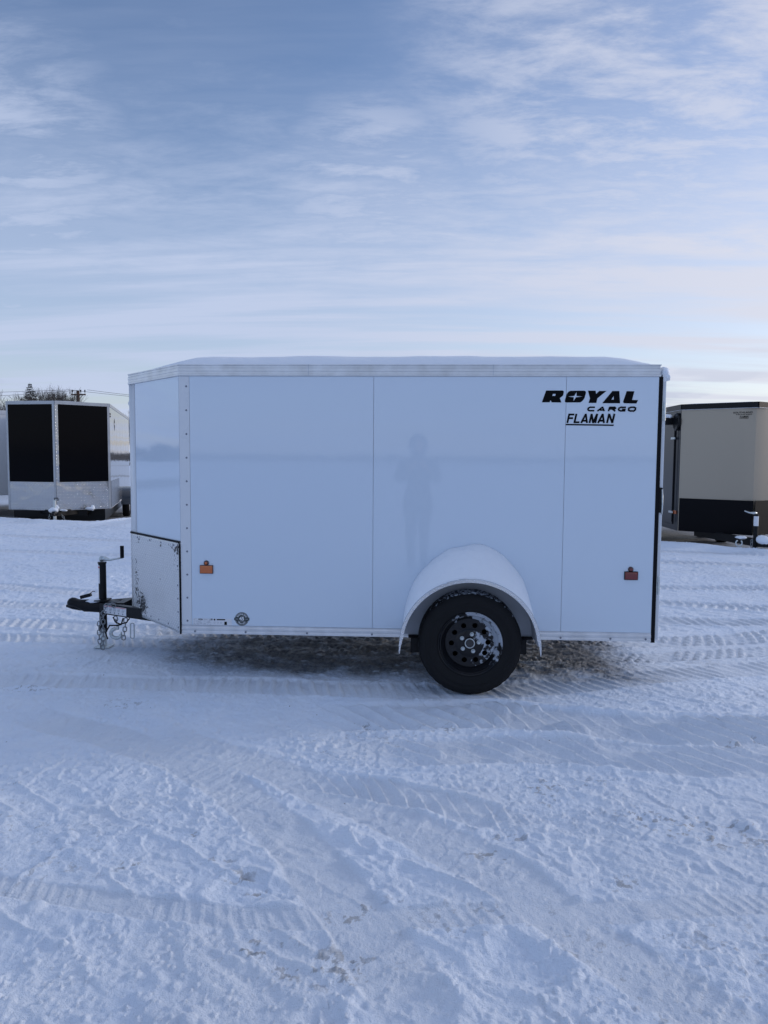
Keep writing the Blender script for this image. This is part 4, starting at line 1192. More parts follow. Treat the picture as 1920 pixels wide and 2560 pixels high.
k.tube([(-.676, .585, .225)] + hk, [.010] * 3 + [.0135] * 8 + [.013] * (len(hk) - 12) + [.007, .005], 10)
k.build('chain_hook', ZINC, T)
k = MB(); k.smooth = True; k.tube(link_pts((-.545, .53, .185), (0, 0, 1), (1, .3, 0), .115, .026, 16), .0045, 8, closed=True).build('spring_clip', ZINC, T)
k = MB(); k.smooth = True
k.tube([(-.56, .52, .28), (-.59, .53, .245), (-.64, .54, .232), (-.68, .55, .245), (-.70, .56, .28)], .005, 8)
k.tube([(-.60, .50, .285), (-.62, .51, .235), (-.66, .52, .225), (-.72, .54, .22), (-.76, .56, .16), (-.75, .57, .11)], .0055, 8)
k.build('brake_cable', BLACKSEAL, T)

# snow lying on the trailer
def dist_to_outline(x, y, P):
    best = 1e9; inside = False
    for i in range(len(P)):
        ax, ay = P[i - 1]; bx, by = P[i]; dx, dy = bx - ax, by - ay; L2 = dx * dx + dy * dy
        t = max(0, min(1, ((x - ax) * dx + (y - ay) * dy) / max(L2, 1e-9)))
        best = min(best, math.hypot(x - ax - t * dx, y - ay - t * dy))
        if (ay > y) != (by > y) and x < (bx - ax) * (y - ay) / (by - ay) + ax: inside = not inside
    return best if inside else -best
def snow_slab(name, P, z0, hmax, scale, label, rough_=.012, fall=.10, step=.03, fn=None):
    # rows of the outline shrunk inwards make a clean shell with a rounded edge
    cx = sum(p[0] for p in P) / len(P); cy = sum(p[1] for p in P) / len(P)
    dense = []
    for i in range(len(P)):
        a = Vector(P[i - 1]); b = Vector(P[i]); n = max(1, int((b - a).length / step))
        for j in range(n): dense.append(tuple(a.lerp(b, j / n)))
    vs = []; fs = []; n = len(dense)
    levels = [1.0, .997, .985, .965, .94, .90, .85, .78, .68, .55, .4, .25, .1]
    for li, s in enumerate(levels):
        for (x, y) in dense:
            xx = cx + (x - cx) * s; yy = cy + (y - cy) * s
            d = max(0, dist_to_outline(xx, yy, P)) if li else 0
            nz = fbm(np.array([xx * 2.3]), np.array([yy * 2.3]), 201, 3)[0] * 1.0 + fbm(np.array([xx * 11.0]), np.array([yy * 11.0]), 207, 3)[0] * .35
            h = hmax * (1 - math.exp(-d / fall)) * (1 + .10 * nz) + rough_ * nz * (1 - math.exp(-d / .02))
            if fn: h *= fn(xx, yy)
            vs.append((xx, yy, z0 + max(h, .0008 if li else 0)))
    for li in range(len(levels) - 1):
        for i in range(n): fs.append((li * n + i, li * n + (i + 1) % n, (li + 1) * n + (i + 1) % n, (li + 1) * n + i))
    fs.append([(len(levels) - 1) * n + i for i in range(n)]); fs.append(list(range(n))[::-1])
    k = MB(); k.smooth = True
    o = k.add(vs, fs).build(name, SNOWC); tag(o, label, 'snow', kind='stuff'); return o
snow_slab('roof_snow', offset_path(FOOT, -.012, True), ZR1 - .0025, .088, 1, 'wind smoothed snow lying on the roof of the white cargo trailer', fall=.085,
          fn=lambda x, y: min(1, max(.45, (x + .95) / 1.1)) * min(1, max(.3, (L_ + .14 - x) / .40)))
# snow piled on the near fender, thick against the body and thin at the lip
k = MB(); k.smooth = True
n = 90; mrow = 22; vs = []; fs = []
for i in range(n + 1):
    a = math.radians(14) + (PI - math.radians(26)) * i / n
    for j in range(mrow + 1):
        v = j / mrow; y = -.004 - .285 * v
        s = math.sin(a)
        edge = min(1, (a - math.radians(14)) / .5, (PI - math.radians(12) - a) / .5); edge = max(edge, 0) ** .6
        T_ = .172 * max(0, s) ** .9 * (1 - v ** 1.6) * edge + .012 * edge * (1 - v ** 6)
        nzv = fbm(np.array([a * 2.2]), np.array([v * 2.2]), 215, 3)[0]
        n3v = fbm(np.array([a * 9.0]), np.array([v * 6.0]), 218, 4)[0]; T_ *= 1 + .16 * nzv; T_ += (.006 * nzv + .010 * n3v) * edge
        r1, r2 = .4285 + max(T_, 0), .4105 + max(T_, 0)
        # widen sideways a little less than upwards
        vs.append((FC[0] + (.4285 + max(T_, 0) * .35) * math.cos(a) + .012 * s * (1 - v), y, FC[1] + r2 * s))
m = mrow + 1
for i in range(n):
    for j in range(mrow): fs.append((i * m + j, i * m + j + 1, (i + 1) * m + j + 1, (i + 1) * m + j))
b0 = len(vs)
for i in range(n + 1):
    a = math.radians(14) + (PI - math.radians(26)) * i / n
    for y in (-.004, -.289): vs.append((FC[0] + .4285 * math.cos(a), y, FC[1] + .4105 * math.sin(a)))
for i in range(n):
    fs.append((i * m, (i + 1) * m, b0 + 2 * (i + 1), b0 + 2 * i)); fs.append((i * m + mrow, b0 + 2 * i + 1, b0 + 2 * (i + 1) + 1, (i + 1) * m + mrow))
    fs.append((b0 + 2 * i, b0 + 2 * i + 2, b0 + 2 * i + 3, b0 + 2 * i + 1))
tag(k.add(vs, fs).build('fender_snow', SNOWC), 'thick cushion of snow piled on the curved wheel fender of the white trailer', 'snow', kind='stuff')
def lump(name, pts, label, parent_obj=None, seed=1):
    k = MB(); k.smooth = True; rr = random.Random(seed)
    for (c, r) in pts: k.sphere(c, r, 18, 12)
    o = k.build(name, SNOWC)
    for v in o.data.vertices:
        q = v.co * 22; nn = fbm(np.array([q.x + q.z * .7]), np.array([q.y + q.z * .4]), 221 + seed, 3)[0]; v.co += v.normal * nn * .035
    return tag(o, label, 'snow', kind='stuff')
lump('coupler_snow', [((-.93, .74, .362), (.070, .030, .009)), ((-.90, .75, .364), (.04, .035, .012))], 'small patch of snow on top of the black trailer coupler')
lump('cap_snow', [((L_ + .018, .05, 2.03), (.030, .06, .030)), ((L_ + .022, .30, 2.025), (.028, .25, .024)), ((L_ + .03, .03, 2.0), (.022, .04, .018)), ((L_ + .02, .95, 2.03), (.028, .55, .026))], 'snow caught on the drip cap at the rear top edge of the white trailer', seed=3)
# ------------------------------------------------------------------ parked trailers behind
BLKGLOSS = mat('black_gloss_panel', (0.0012, 0.0014, 0.003), rough=.12, spec=.07, wave=.004, wscale=.9)
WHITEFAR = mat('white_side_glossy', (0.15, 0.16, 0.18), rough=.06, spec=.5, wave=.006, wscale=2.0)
WHITETR = mat('white_painted_frame', (0.60, 0.62, 0.66), rough=.4, var=.05)
FRAMEALU = mat('aluminium_frame', (0.40, 0.42, 0.45), rough=.35, metal=.6, var=.08)
TREADK = mat_tread('far_tread_plate', base=(0.62, 0.64, 0.67), scale=13, rough=.17)
WHITEPALE = mat('white_side_paint', (0.74, 0.75, 0.77), rough=.25, spec=.4)
TAN = mat('sand_metallic_panel', (0.37, 0.325, 0.26), rough=.32, metal=.25, wave=.01, wscale=.8)
CHAR = mat('charcoal_panel', (0.014, 0.018, 0.024), rough=.30, spec=.3, wave=.006, wscale=1.0)
BLKLOW = mat('black_lower_panel', (0.004, 0.004, 0.006), rough=.45, spec=.10, bump=.0012, bscale=60)
SMOKE = mat('smoky_grey_fender', (0.06, 0.07, 0.09), rough=.25)
GROUNDZ = -.34

def quad_slab(k, a, b, z0, z1, o0, o1):
    """thin slab standing on segment a-b between z0 and z1; offsets measured along the outward normal"""
    a = Vector(a); b = Vector(b); d = (b - a).normalized(); n = Vector((d.y, -d.x))
    vs = []
    for o in (o1, o0):
        for (p, z) in ((a, z0), (b, z0), (b, z1), (a, z1)):
            q = p + n * o; vs.append((q.x, q.y, z))
    return k.add(vs, [(0, 1, 2, 3), (7, 6, 5, 4), (0, 4, 5, 1), (1, 5, 6, 2), (2, 6, 7, 3), (3, 7, 4, 0)])
def sub(a, b, t0, t1):
    a = Vector(a); b = Vector(b); return tuple(a + (b - a) * t0), tuple(a + (b - a) * t1)

def wheel_far(parent, x, y, r=.34, side=1):
    e = empty('wheel', (x, y, r + .0)); e.parent = parent
    k = MB(); k.smooth = True
    k.lathe([(.20, -.08 * side), (.24, -.10 * side), (r - .03, -.10 * side), (r, -.07 * side), (r, .07 * side), (r - .03, .10 * side), (.2, .09 * side)], (0, 0, 0), 'y', 40).build('tyre', DARKSTEEL, e, autosmooth=.8)
    k = MB(); k.smooth = True
    k.lathe([(.205, -.085 * side), (.19, -.08 * side), (.18, -.04 * side), (.08, -.05 * side), (.06, -.09 * side), (0, -.09 * side)], (0, 0, 0), 'y', 30).build('rim', ALU2, e, autosmooth=.8)
    return e

def front_gear(t, jx, jack_h, z, mats, label=True, drop=None, spread=1.0, coupler_dx=(-.0, .45), yoff=0.0, cy=0.0):
    """tongue, jack, coupler, chains in front of the nose; local +x is forward"""
    k = MB(); k.obox((coupler_dx[1] - .35, cy, z), (-1.0, -spread * .62, z), .06, .13)
    k.build('tongue_rail', BLACKPAINT, t)
    k = MB(); k.obox((coupler_dx[1] - .35, cy, z), (-1.0, spread * .62, z), .06, .13)
    k.build('tongue_rail', BLACKPAINT, t)
    k = MB(); k.smooth = True
    loft(k, [(coupler_dx[1] - .42, cy, z, .07, .06, .4), (coupler_dx[1] - .20, cy, z, .055, .055, .5), (coupler_dx[1] - .05, cy, z + .01, .045, .05, .9), (coupler_dx[1], cy, z, .02, .03, 1)], 14)
    k.build('coupler', BLACKPAINT, t, autosmooth=.8)
    k = MB(); k.smooth = True; k.tube([(jx, yoff, z + jack_h * .0 + .02 - .22), (jx, yoff, jack_h)], .036, 14).build('jack_tube', BLACKPAINT if mats == 'dark' else ZINC, t, autosmooth=.7)
    k = MB(); k.smooth = True; k.tube([(jx, yoff, .0), (jx, yoff, z - .1)], .030, 12).build('jack_leg', BLACKPAINT if mats == 'dark' else WHITETR, t, autosmooth=.7)
    MB().box(jx - .07, jx + .07, yoff - .07, yoff + .07, .0, .015).build('jack_foot', BLACKPAINT, t)
    return t

def closed_trailer(name, label, tip, heading, hw, nose, length, z0, z1, style, group='enclosed trailers parked behind', gz=GROUNDZ, tandem=True, tip_r=.06):
    rz = math.atan2(heading[1], heading[0])
    t = tag(empty(name, (tip[0], tip[1], gz), rz), label, 'trailer', group)
    z0 -= gz; z1 -= gz
    B = {'R': (-nose, -hw), 'L': (-nose, hw)}                    # right / left front corners
    back = -nose - length
    # body footprint, tip slightly blunted
    foot = [(back, -hw), (-nose, -hw), (-tip_r, -tip_r * hw / nose), (0, 0), (-tip_r, tip_r * hw / nose), (-nose, hw), (back, hw)]
    foot[3] = (-tip_r * .45, 0)
    bodym = {'black': WHITETR, 'white': WHITETR, 'sand': TAN}[style]
    MB().prism(foot, z0, z1).build('body', bodym, t, autosmooth=.5)
    tr = .065
    if style == 'black':
        # top rail and corner posts
        k = MB()
        segs = [((-nose, -hw), (0, 0)), ((0, 0), (-nose, hw)), ((-nose, hw), (back, hw)), ((back, hw), (back, -hw)), ((back, -hw), (-nose, -hw))]
        for a, b in segs: quad_slab(k, a, b, z1 - .070, z1 + .006, .0, .016)
        k.build('top_rail', FRAMEALU, t)
        for a, b in segs[:2]:
            p, q = sub(a, b, .036, .956) if a[0] < 0 else sub(a, b, .050, .958)
            k = MB(); quad_slab(k, p, q, z0 + .675, z1 - .071, .001, .008).build('front_panel', BLKGLOSS, t)
            k = MB(); quad_slab(k, p, q, z0 + .012, z0 + .670, .001, .010).build('tread_plate', TREADK, t)
        k = MB(); p, q = sub((0, 0), (-nose, hw), -.004, .051); quad_slab(k, p, q, z0, z1 - .071, .001, .018).build('nose_post', TREADK, t)
        k = MB(); p, q = sub((-nose, -hw), (0, 0), .955, 1.0); quad_slab(k, p, q, z0, z1 - .071, .001, .016).build('nose_post', FRAMEALU, t)
        k = MB(); p, q = sub((0, 0), (-nose, hw), .957, 1.0); quad_slab(k, p, q, z0, z1 - .071, .001, .014).build('corner_post', FRAMEALU, t)
        k = MB(); p, q = sub((-nose, -hw), (0, 0), .0, .037); quad_slab(k, p, q, z0, z1 - .071, .001, .014).build('corner_post', FRAMEALU, t)
        k = MB(); quad_slab(k, (-nose - .01, hw), (back, hw), z0 + .05, z1 - .071, .001, .006).build('side_panel', WHITEFAR, t)
        k = MB(); quad_slab(k, (back, -hw), (-nose - .01, -hw), z0 + .05, z1 - .071, .001, .006).build('side_panel', WHITEFAR, t)
        k = MB(); quad_slab(k, (-nose - .02, hw), (-nose - 2.6, hw), z0 + .02, z0 + .68, .007, .012).build('side_guard', SMOKE, t)
        for zz in (z1 - .24, z1 - .30):
            k = MB(); k.smooth = True; k.sphere((-nose - .13, hw + .012, zz), (.04, .015, .024)).build('clearance_light', DARKRED, t)
        # diamond shaped emblem on the side
        ex, ez = -nose - 1.37, z1 - .455
        k = MB(); vs = [(ex + a, hw + .0075 + o, ez + b) for o in (0, .002) for a, b in ((0, .165), (-.10, .07), (-.10, -.05), (0, -.165), (.10, -.05), (.10, .07))]
        k.add(vs, [(0, 1, 2, 3, 4, 5), (11, 10, 9, 8, 7, 6)] + [(i, (i + 1) % 6, 6 + (i + 1) % 6, 6 + i) for i in range(6)]); em = k.build('emblem', VINYL, t)
        k = MB(); vs = [(ex + a, hw + .0098 + o, ez + b) for o in (0, .001) for a, b in ((.07, .02), (-.04, .05), (-.07, .00), (.02, -.02))]
        k.add(vs, [(0, 1, 2, 3), (7, 6, 5, 4)] + [(i, (i + 1) % 4, 4 + (i + 1) % 4, 4 + i) for i in range(4)]); k.build('emblem_mark', LABELW, em)
    if style == 'white':
        k = MB()
        for a, b in [((-nose, -hw), (0, 0)), ((0, 0), (-nose, hw)), ((-nose, hw), (back, hw)), ((back, hw), (back, -hw)), ((back, -hw), (-nose, -hw))]:
            quad_slab(k, a, b, z1 - .11, z1 + .006, .0, .016)
        k.build('top_rail', WHITETR, t)
        k = MB(); quad_slab(k, (-nose - .01, hw), (back, hw), z0 + .02, z1 - .111, .001, .006).build('side_panel', WHITEPALE, t)
        k = MB(); quad_slab(k, (-nose, -hw), (-.02, -.02), z0 + .02, z1 - .111, .001, .006).build('front_panel', WHITEPALE, t)
        k = MB(); quad_slab(k, (-.02, .02), (-nose, hw), z0 + .02, z1 - .111, .001, .006).build('front_panel', WHITEPALE, t)
    if style in ('black', 'white'):
        # tandem wheels and shared fenders
        xm = back * .5 - (1.15 if style == 'black' else 0)
        for sd in (-1, 1):
            for dx in (-.45, .45):
                wheel_far(t, xm + dx, sd * (hw + .10), side=-sd)
            k = MB(); k.smooth = True; vs = []; fs = []; n = 28
            for i in range(n + 1):
                a = PI * i / n; c, s = math.cos(a), math.sin(a)
                x = xm + math.copysign(abs(c) ** .7, c) * 1.0; z = .40 + abs(s) ** .6 * .47
                for (yy, dz) in ((hw - .01, 0), (hw + .26, 0), (hw + .265, -.05), (hw + .25, -.05), (hw + .245, -.012), (hw - .01, -.012)):
                    vs.append((x, sd * yy, z + dz))
            for i in range(n):
                for j in range(6): fs.append((i * 6 + j, i * 6 + (j + 1) % 6, (i + 1) * 6 + (j + 1) % 6, (i + 1) * 6 + j))
            k.add(vs, fs).build('fender', SMOKE if style == 'black' else WHITETR, t, autosmooth=.6)
    if style == 'sand':
        k = MB(); segs = [((-nose, -hw), (0, 0)), ((0, 0), (-nose, hw)), ((-nose, hw), (back, hw)), ((back, hw), (back, -hw)), ((back, -hw), (-nose, -hw))]
        for a, b in segs: quad_slab(k, a, b, z1 - .09, z1 + .008, .0, .018); 
        k.build('top_rail', BLACKPAINT, t)
        k = MB()
        for a, b in segs: quad_slab(k, a, b, z1 - .096, z1 - .090, .0, .022)
        k.build('rail_lip', ALU2, t)
        for a, b in segs[:2]:
            p, q = sub(a, b, .012, .988)
            k = MB(); quad_slab(k, p, q, z0, z0 + .60, .001, .010).build('lower_panel', BLKLOW, t)
        # side seen edge-on: charcoal with door frame
        k = MB(); quad_slab(k, (back, -hw), (-nose, -hw), z0, z1 - .091, .001, .010).build('side_panel', CHAR, t)
        k = MB(); quad_slab(k, (-nose, hw), (back, hw), z0, z1 - .091, .001, .010).build('side_panel', CHAR, t)
        D0, D1 = -nose - .95, -nose - .24
        k = MB(); quad_slab(k, (D0, -hw), (D1, -hw), z0 + .10, z1 - .30, .011, .030); dr = k.build('side_door', CHAR, t, bevel=.01)
        k = MB(); k.smooth = True; k.tube([(D1 + .05, -hw - .045, z0 + .15), (D1 + .05, -hw - .045, z1 - .34)], .014, 8).build('lock_bar', BLACKPAINT, dr, autosmooth=.7)
        for zz in (z0 + .33, z1 - .60):
            MB().box(D1 - .10, D1 + .09, -hw - .07, -hw - .045, zz - .02, zz + .02, c=.004).build('bar_handle', ZINC, dr)
        k = MB(); k.smooth = True; k.lathe([(0, 0), (.15, 0), (.165, -.02), (.165, -.045), (.145, -.055), (.12, -.045), (0, -.04)], (-nose - .13, -hw - .01, z1 - .30), 'y', 30).build('round_vent', BLACKPAINT, t, autosmooth=.6)
        MB().box(-nose - .62, -nose - .28, -hw - .20, -hw - .012, z1 - .34, z1 - .22, c=.012).build('door_canopy', BLACKPAINT, t)
        MB().box(-nose - .22, -nose - .06, -hw - .030, -hw - .0105, z0 + .30, z0 + .365, c=.006).build('marker_light', AMBER, t)
        for sd in (-1, 1):
            for dx in (-.52, .52): wheel_far(t, -4.12 + dx, sd * (hw - .16), side=-sd)
    return t

# black-fronted trailer on the left
BT = closed_trailer('enclosed_trailer', 'enclosed trailer with two black nose panels over silver tread plate', (-6.99, 12.50), (.307, -.953), 1.155, .61, 7.2, .164, 2.735, 'black')
front_gear(BT, .34, .78, .46, 'light', spread=1.25, coupler_dx=(0, .62), cy=0)
k = MB(); k.obox((-.40, -1.0, .42), (-.40, .62, .42), .08, .17); k.build('cross_member', BLACKPAINT, BT)
MB().box(-7.0, -.75, -1.0, 1.0, .20, .49).build('underframe_shade', BLACKPAINT, BT)  # solid black box: underframe plus the dark shade below it
chain([(.30, -.12, .44), (.33, -.13, .30), (.35, -.12, .16)], BT, ln=.06, wd=.04, wire=.007)
chain([(.30, .14, .44), (.34, .22, .30), (.36, .30, .20)], BT, ln=.06, wd=.04, wire=.007)
k = MB(); k.smooth = True; k.tube([(.34, 0, .78), (.34, 0, .82), (.36, .08, .82), (.36, .08, .76)], .012, 8).build('crank', BLACKPAINT, BT)
# sand coloured trailer on the right
ST = closed_trailer('enclosed_trailer', 'sand and black enclosed trailer with pointed nose, parked right of the white cargo trailer', (7.33, 8.40), (.0, -1.0), 1.03, .76, 6.0, .167, 2.46, 'sand', tip_r=.14)
jack_x = .74
front_gear(ST, jack_x, .93, .46, 'dark', spread=1.0, coupler_dx=(0, 1.10), cy=-.22, yoff=-.28)
k = MB(); k.smooth = True; k.lathe([(.0372, .74), (.0372, .90)], (jack_x, -.28, 0), 'z', 16).build('jack_label', LABELW, ST)
k = MB(); k.smooth = True; k.tube([(jack_x, -.28, .945), (jack_x + .01, -.33, .95), (jack_x + .02, -.40, .955), (jack_x + .02, -.48, .985)], [.022, .020, .012, .009], 8).build('crank', ZINC, ST)
chain([(jack_x + .06, -.36, .52), (jack_x + .07, -.37, .40), (jack_x + .06, -.40, .26), (jack_x + .05, -.44, .22), (jack_x + .04, -.47, .28)], ST, ln=.06, wd=.036, wire=.006)
chain([(jack_x + .2, -.12, .40), (jack_x + .22, -.06, .30), (jack_x + .2, .0, .34)], ST, ln=.06, wd=.036, wire=.006)
k = MB(); k.smooth = True
k.tube([(jack_x + .05, -.56 + .05 * math.cos(a), .46 + .052 * math.sin(a)) for a in [math.radians(q) for q in range(120, 420, 24)]], .012, 8).build('chain_hook', ZINC, ST)
# lettering on the nose panel of the sand trailer (its right-hand panel, seen on the left)
tipv = Vector((0, 0)); cr_ = Vector((-.76, -1.03)); dn = (tipv - cr_).normalized(); nn_ = Vector((dn.y, -dn.x)); angp = math.atan2(dn.y, dn.x)
def on_panel(s, o=.003): q = cr_ + dn * s + nn_ * o; return q
def panel_text(txt, s0, s1, z0_, z1_, shear=0, offset=.002):
    o = text_polys_obj('lettering', txt, .1, VINYL, ST, (0, 0, 0), shear=shear, offset=offset, depth=.001)
    fit_text(o, 0, s1 - s0, 0, z1_ - z0_)
    q = on_panel(s0); o.location = (q.x, q.y, z0_); o.rotation_euler = (PI / 2, 0, angp)
PL = math.hypot(.76, 1.03); zt = 2.46 - GROUNDZ
panel_text('SOUTHLAND', PL - .40, PL - .085, zt - .185, zt - .155, offset=.0012)
panel_text('TRAILERS', PL - .36, PL - .095, zt - .213, zt - .197, offset=.0012)
panel_text('FLAMAN', PL - .29, PL - .15, zt - .262, zt - .228, shear=.2, offset=.0012)
q = on_panel(PL - .295); q2 = on_panel(PL - .15)
k = MB(); quad_slab(k, on_panel(PL - .295, 0), on_panel(PL - .15, 0), zt - .273, zt - .267, .001, .004).build('lettering', VINYL, ST)
# white trailer cut by the left edge of the picture
closed_trailer('enclosed_trailer', 'white enclosed trailer cut off by the left edge, showing its side and dark wheels', (-11.0, 15.8), (.307, -.953), 1.155, .61, 5.6, .30, 2.735, 'white', gz=-.34)
# dark trailer further along the row, seen mirrored in the glossy nose of the white cargo trailer
# snow on tongues and canopy
def local(t, x, y, z):
    a = t.rotation_euler.z; return (t.location.x + x * math.cos(a) - y * math.sin(a), t.location.y + x * math.sin(a) + y * math.cos(a), t.location.z + z)
lump('tongue_snow', [(local(BT, .36, -.02, .54), (.11, .09, .06)), (local(BT, .30, .03, .60), (.06, .05, .06)), (local(BT, .16, .16, .52), (.10, .05, .02))], 'snow heaped on the coupler and tongue of the black fronted trailer', seed=5)
lump('tongue_snow', [(local(BT, -.12, .72, .54), (.12, .08, .035)), (local(BT, -.12, .78, .56), (.05, .06, .07))], 'small lump of snow on the right tongue rail of the black fronted trailer', seed=6)
lump('tongue_snow', [(local(ST, .98, -.25, .53), (.10, .15, .065)), (local(ST, .80, -.20, .54), (.09, .10, .05)), (local(ST, .6, -.45, .535), (.09, .12, .02))], 'white snow capping the black tongue of the sand coloured trailer', seed=7)
lump('canopy_snow', [(local(ST, -1.2, -1.13, 2.60), (.06, .17, .05))], 'snow lying on the small black canopy over the side door of the sand coloured trailer', seed=8)
k = MB()
for (t, hw, nose, length, zt_, nm) in ((BT, 1.155, .61, 7.2, 2.735, 'black fronted trailer'), (ST, 1.03, .76, 6.0, 2.46, 'sand coloured trailer')):
    P = [(-nose - length, -hw), (-nose, -hw), (-.1, 0), (-nose, hw), (-nose - length, hw)]
    PP = [local(t, x * .995, y * .985, 0)[:2] for x, y in P]
    snow_slab('roof_snow', PP, zt_ + .0085, .035, 1, 'thin layer of snow on the roof of the ' + nm, fall=.25, step=.2)

# ------------------------------------------------------------------ trees, pole and wires
BARK = mat('grey_bark', (.055, .048, .044), rough=.9, var=.25, vscale=3)
TWIG = mat('bare_twigs', (.060, .050, .045), rough=.9)
NEEDLE = mat('spruce_needles', (.018, .030, .022), rough=.85, var=.35, vscale=1.2)
POLEW = mat('weathered_pole', (.10, .055, .035), rough=.9, var=.3, vscale=4)
def branch_tree(name, base, height, spread, seed, label, cat, group=None, levels=5, trunk=True, kidsn=3, wide=.55):
    rr = random.Random(seed)
    tk = MB(); tk.smooth = True; tw = MB(); tw.smooth = False
    t = tag(empty(name, base), label, cat, group)
    def grow(p, d, ln, r, lev):
        pts = [p]; q = Vector(p); dd = Vector(d).normalized(); n = 4
        for i in range(n):
            dd = (dd + Vector((rr.uniform(-1, 1), rr.uniform(-1, 1), rr.uniform(-.5, .9))) * .22).normalized()
            q = q + dd * ln / n; pts.append(q.copy())
        rad = [r * (1 - .55 * i / n) for i in range(n + 1)]
        (tk if lev <= 1 else tw).tube(pts, rad, 6 if lev <= 1 else 3, cap=lev <= 1)
        if lev >= levels: return
        nk = kidsn + (rr.random() < .6) + (1 if lev >= 2 else 0)
        for c in range(nk):
            f = rr.uniform(.35, 1.0) if c else 1.0
            i = min(int(f * n), n - 1); pp = Vector(pts[i]).lerp(Vector(pts[i + 1]), f * n - i)
            a = rr.uniform(0, 2 * PI); tilt = rr.uniform(.35, .95) * spread
            ax = Vector((math.cos(a), math.sin(a), 0)); nd = (dd * math.cos(tilt) + ax * math.sin(tilt)).normalized(); nd.z += .12
            grow(pp, nd, ln * rr.uniform(.58, .80), max(rad[i] * .62, .011), lev + 1)
    stems = 1 if trunk else 3
    for s_ in range(stems):
        a = rr.uniform(0, 2 * PI)
        d0 = Vector((0, 0, 1)) if trunk else Vector((math.cos(a) * .45, math.sin(a) * .45, 1))
        grow(Vector((0, 0, 0)) if trunk else Vector((math.cos(a) * .3, math.sin(a) * .3, 0)), d0, height * (.36 if trunk else .34), height * (.022 if trunk else .012), 0)
    tk.build('trunk', BARK, t); tw.build('crown', TWIG, t)
    # scale so that the top is at the wanted height
    top = max(max(v.co.z for v in c.data.vertices) for c in t.children)
    s = height / top; t.scale = (s * wide, s * wide, s)
    return t
def spruce(base, height, width, label, seed=3, group=None):
    rr = random.Random(seed); t = tag(empty('spruce_tree', base), label, 'tree', group)
    k = MB(); k.smooth = True; k.tube([(0, 0, 0), (0, 0, height * .6), (0, 0, height)], [height * .018, height * .01, .01], 8).build('trunk', BARK, t)
    k = MB(); z = height * .08
    while z < height * .995:
        f = 1 - (z / height); R = width / 2 * (f ** .8) * rr.uniform(.8, 1.1) + .04
        nb = int(8 + 7 * f)
        for b in range(nb):
            a = rr.uniform(0, 2 * PI); L = R * rr.uniform(.65, 1.12); d = Vector((math.cos(a), math.sin(a), 0)); s = Vector((-d.y, d.x, 0))
            steps = max(3, int(L / .12))
            for i in range(1, steps + 1):
                u = i / steps; c = Vector((0, 0, z)) + d * L * u + Vector((0, 0, -.32 * L * u + .18 * L * u * u))
                for sg in (-1, 1):
                    ln = (.10 + .22 * (1 - u)) * (L ** .4) * rr.uniform(.6, 1.2)
                    e = c + s * sg * ln + d * ln * .6 + Vector((0, 0, -rr.uniform(.02, .14)))
                    wv = d * .05 + Vector((0, 0, .045))
                    k.add([c - wv * .6, c + wv, e], [(0, 1, 2)])
        z += height * .018 * rr.uniform(.7, 1.2)
    k.build('crown', NEEDLE, t); return t
GZ = -.4
branch_tree('bare_tree', (-30.5, 55.0, GZ), 7.2, 1.1, 11, 'small bare tree at the left of the spruce behind the black fronted trailer', 'tree', 'bare trees beyond the yard', trunk=False, wide=0.52)
spruce((-40.0, 74.2, GZ), 9.5, 6.0, 'dark green spruce standing among the bare trees behind the black fronted trailer')
branch_tree('bare_tree', (-35.2, 68.5, GZ), 9.0, 1.15, 23, 'tallest bare tree with a round crown, just right of the spruce', 'tree', 'bare trees beyond the yard', trunk=False, wide=0.62)
branch_tree('bare_tree', (-31.4, 63.5, GZ), 8.2, 1.1, 31, 'bare bushy tree between the round bare tree and the utility pole', 'tree', 'bare trees beyond the yard', trunk=False, wide=0.59)
branch_tree('bare_tree', (-29.9, 62.0, GZ), 7.5, 1.1, 37, 'low bare tree directly beside the utility pole', 'tree', 'bare trees beyond the yard', trunk=False, wide=0.59)
branch_tree('bare_tree', (-33.4, 66.0, GZ), 8.7, 1.1, 53, 'bare tree filling the gap under the round bare crown', 'tree', 'bare trees beyond the yard', trunk=False, wide=0.59)
branch_tree('bare_tree', (-36.4, 61.5, GZ), 7.4, 1.1, 41, 'bare tree peeking over the white trailer at the far left edge', 'tree', 'bare trees beyond the yard', trunk=False, wide=0.65)
branch_tree('bare_tree', (-29.8, 74.0, GZ), 7.9, 1.1, 43, 'bare tree top showing just left of the nose of the white cargo trailer', 'tree', 'bare trees beyond the yard', trunk=False, wide=0.65)
PT = tag(empty('utility_pole', (-32.5, 69.2, GZ)), 'brown wooden utility pole with a short crossarm behind the black fronted trailer', 'utility pole')
k = MB(); k.smooth = True; k.tube([(0, 0, 0), (0, 0, 8.2)], [.19, .15], 12).build('pole', POLEW, PT, autosmooth=.7)
ca = Vector((1, -.02, 0)).normalized()
k = MB(); k.obox((-.72, .16, 7.85), (.72, .12, 7.85), .12, .13).build('crossarm', POLEW, PT)
k = MB(); k.obox((-.45, .16, 7.84), (0, .16, 7.35), .03, .05); k.build('brace', POLEW, PT)
k = MB(); k.obox((.45, .16, 7.84), (0, .16, 7.35), .03, .05); k.build('brace', POLEW, PT)
for x in (-.64, .22, .64):
    k = MB(); k.smooth = True; k.lathe([(.022, 0), (.022, .18), (.06, .2), (.07, .26), (.045, .30), (.07, .34), (.055, .42), (0, .44)], (x, .14, 7.9), 'z', 10).build('insulator', DARKSTEEL, PT)
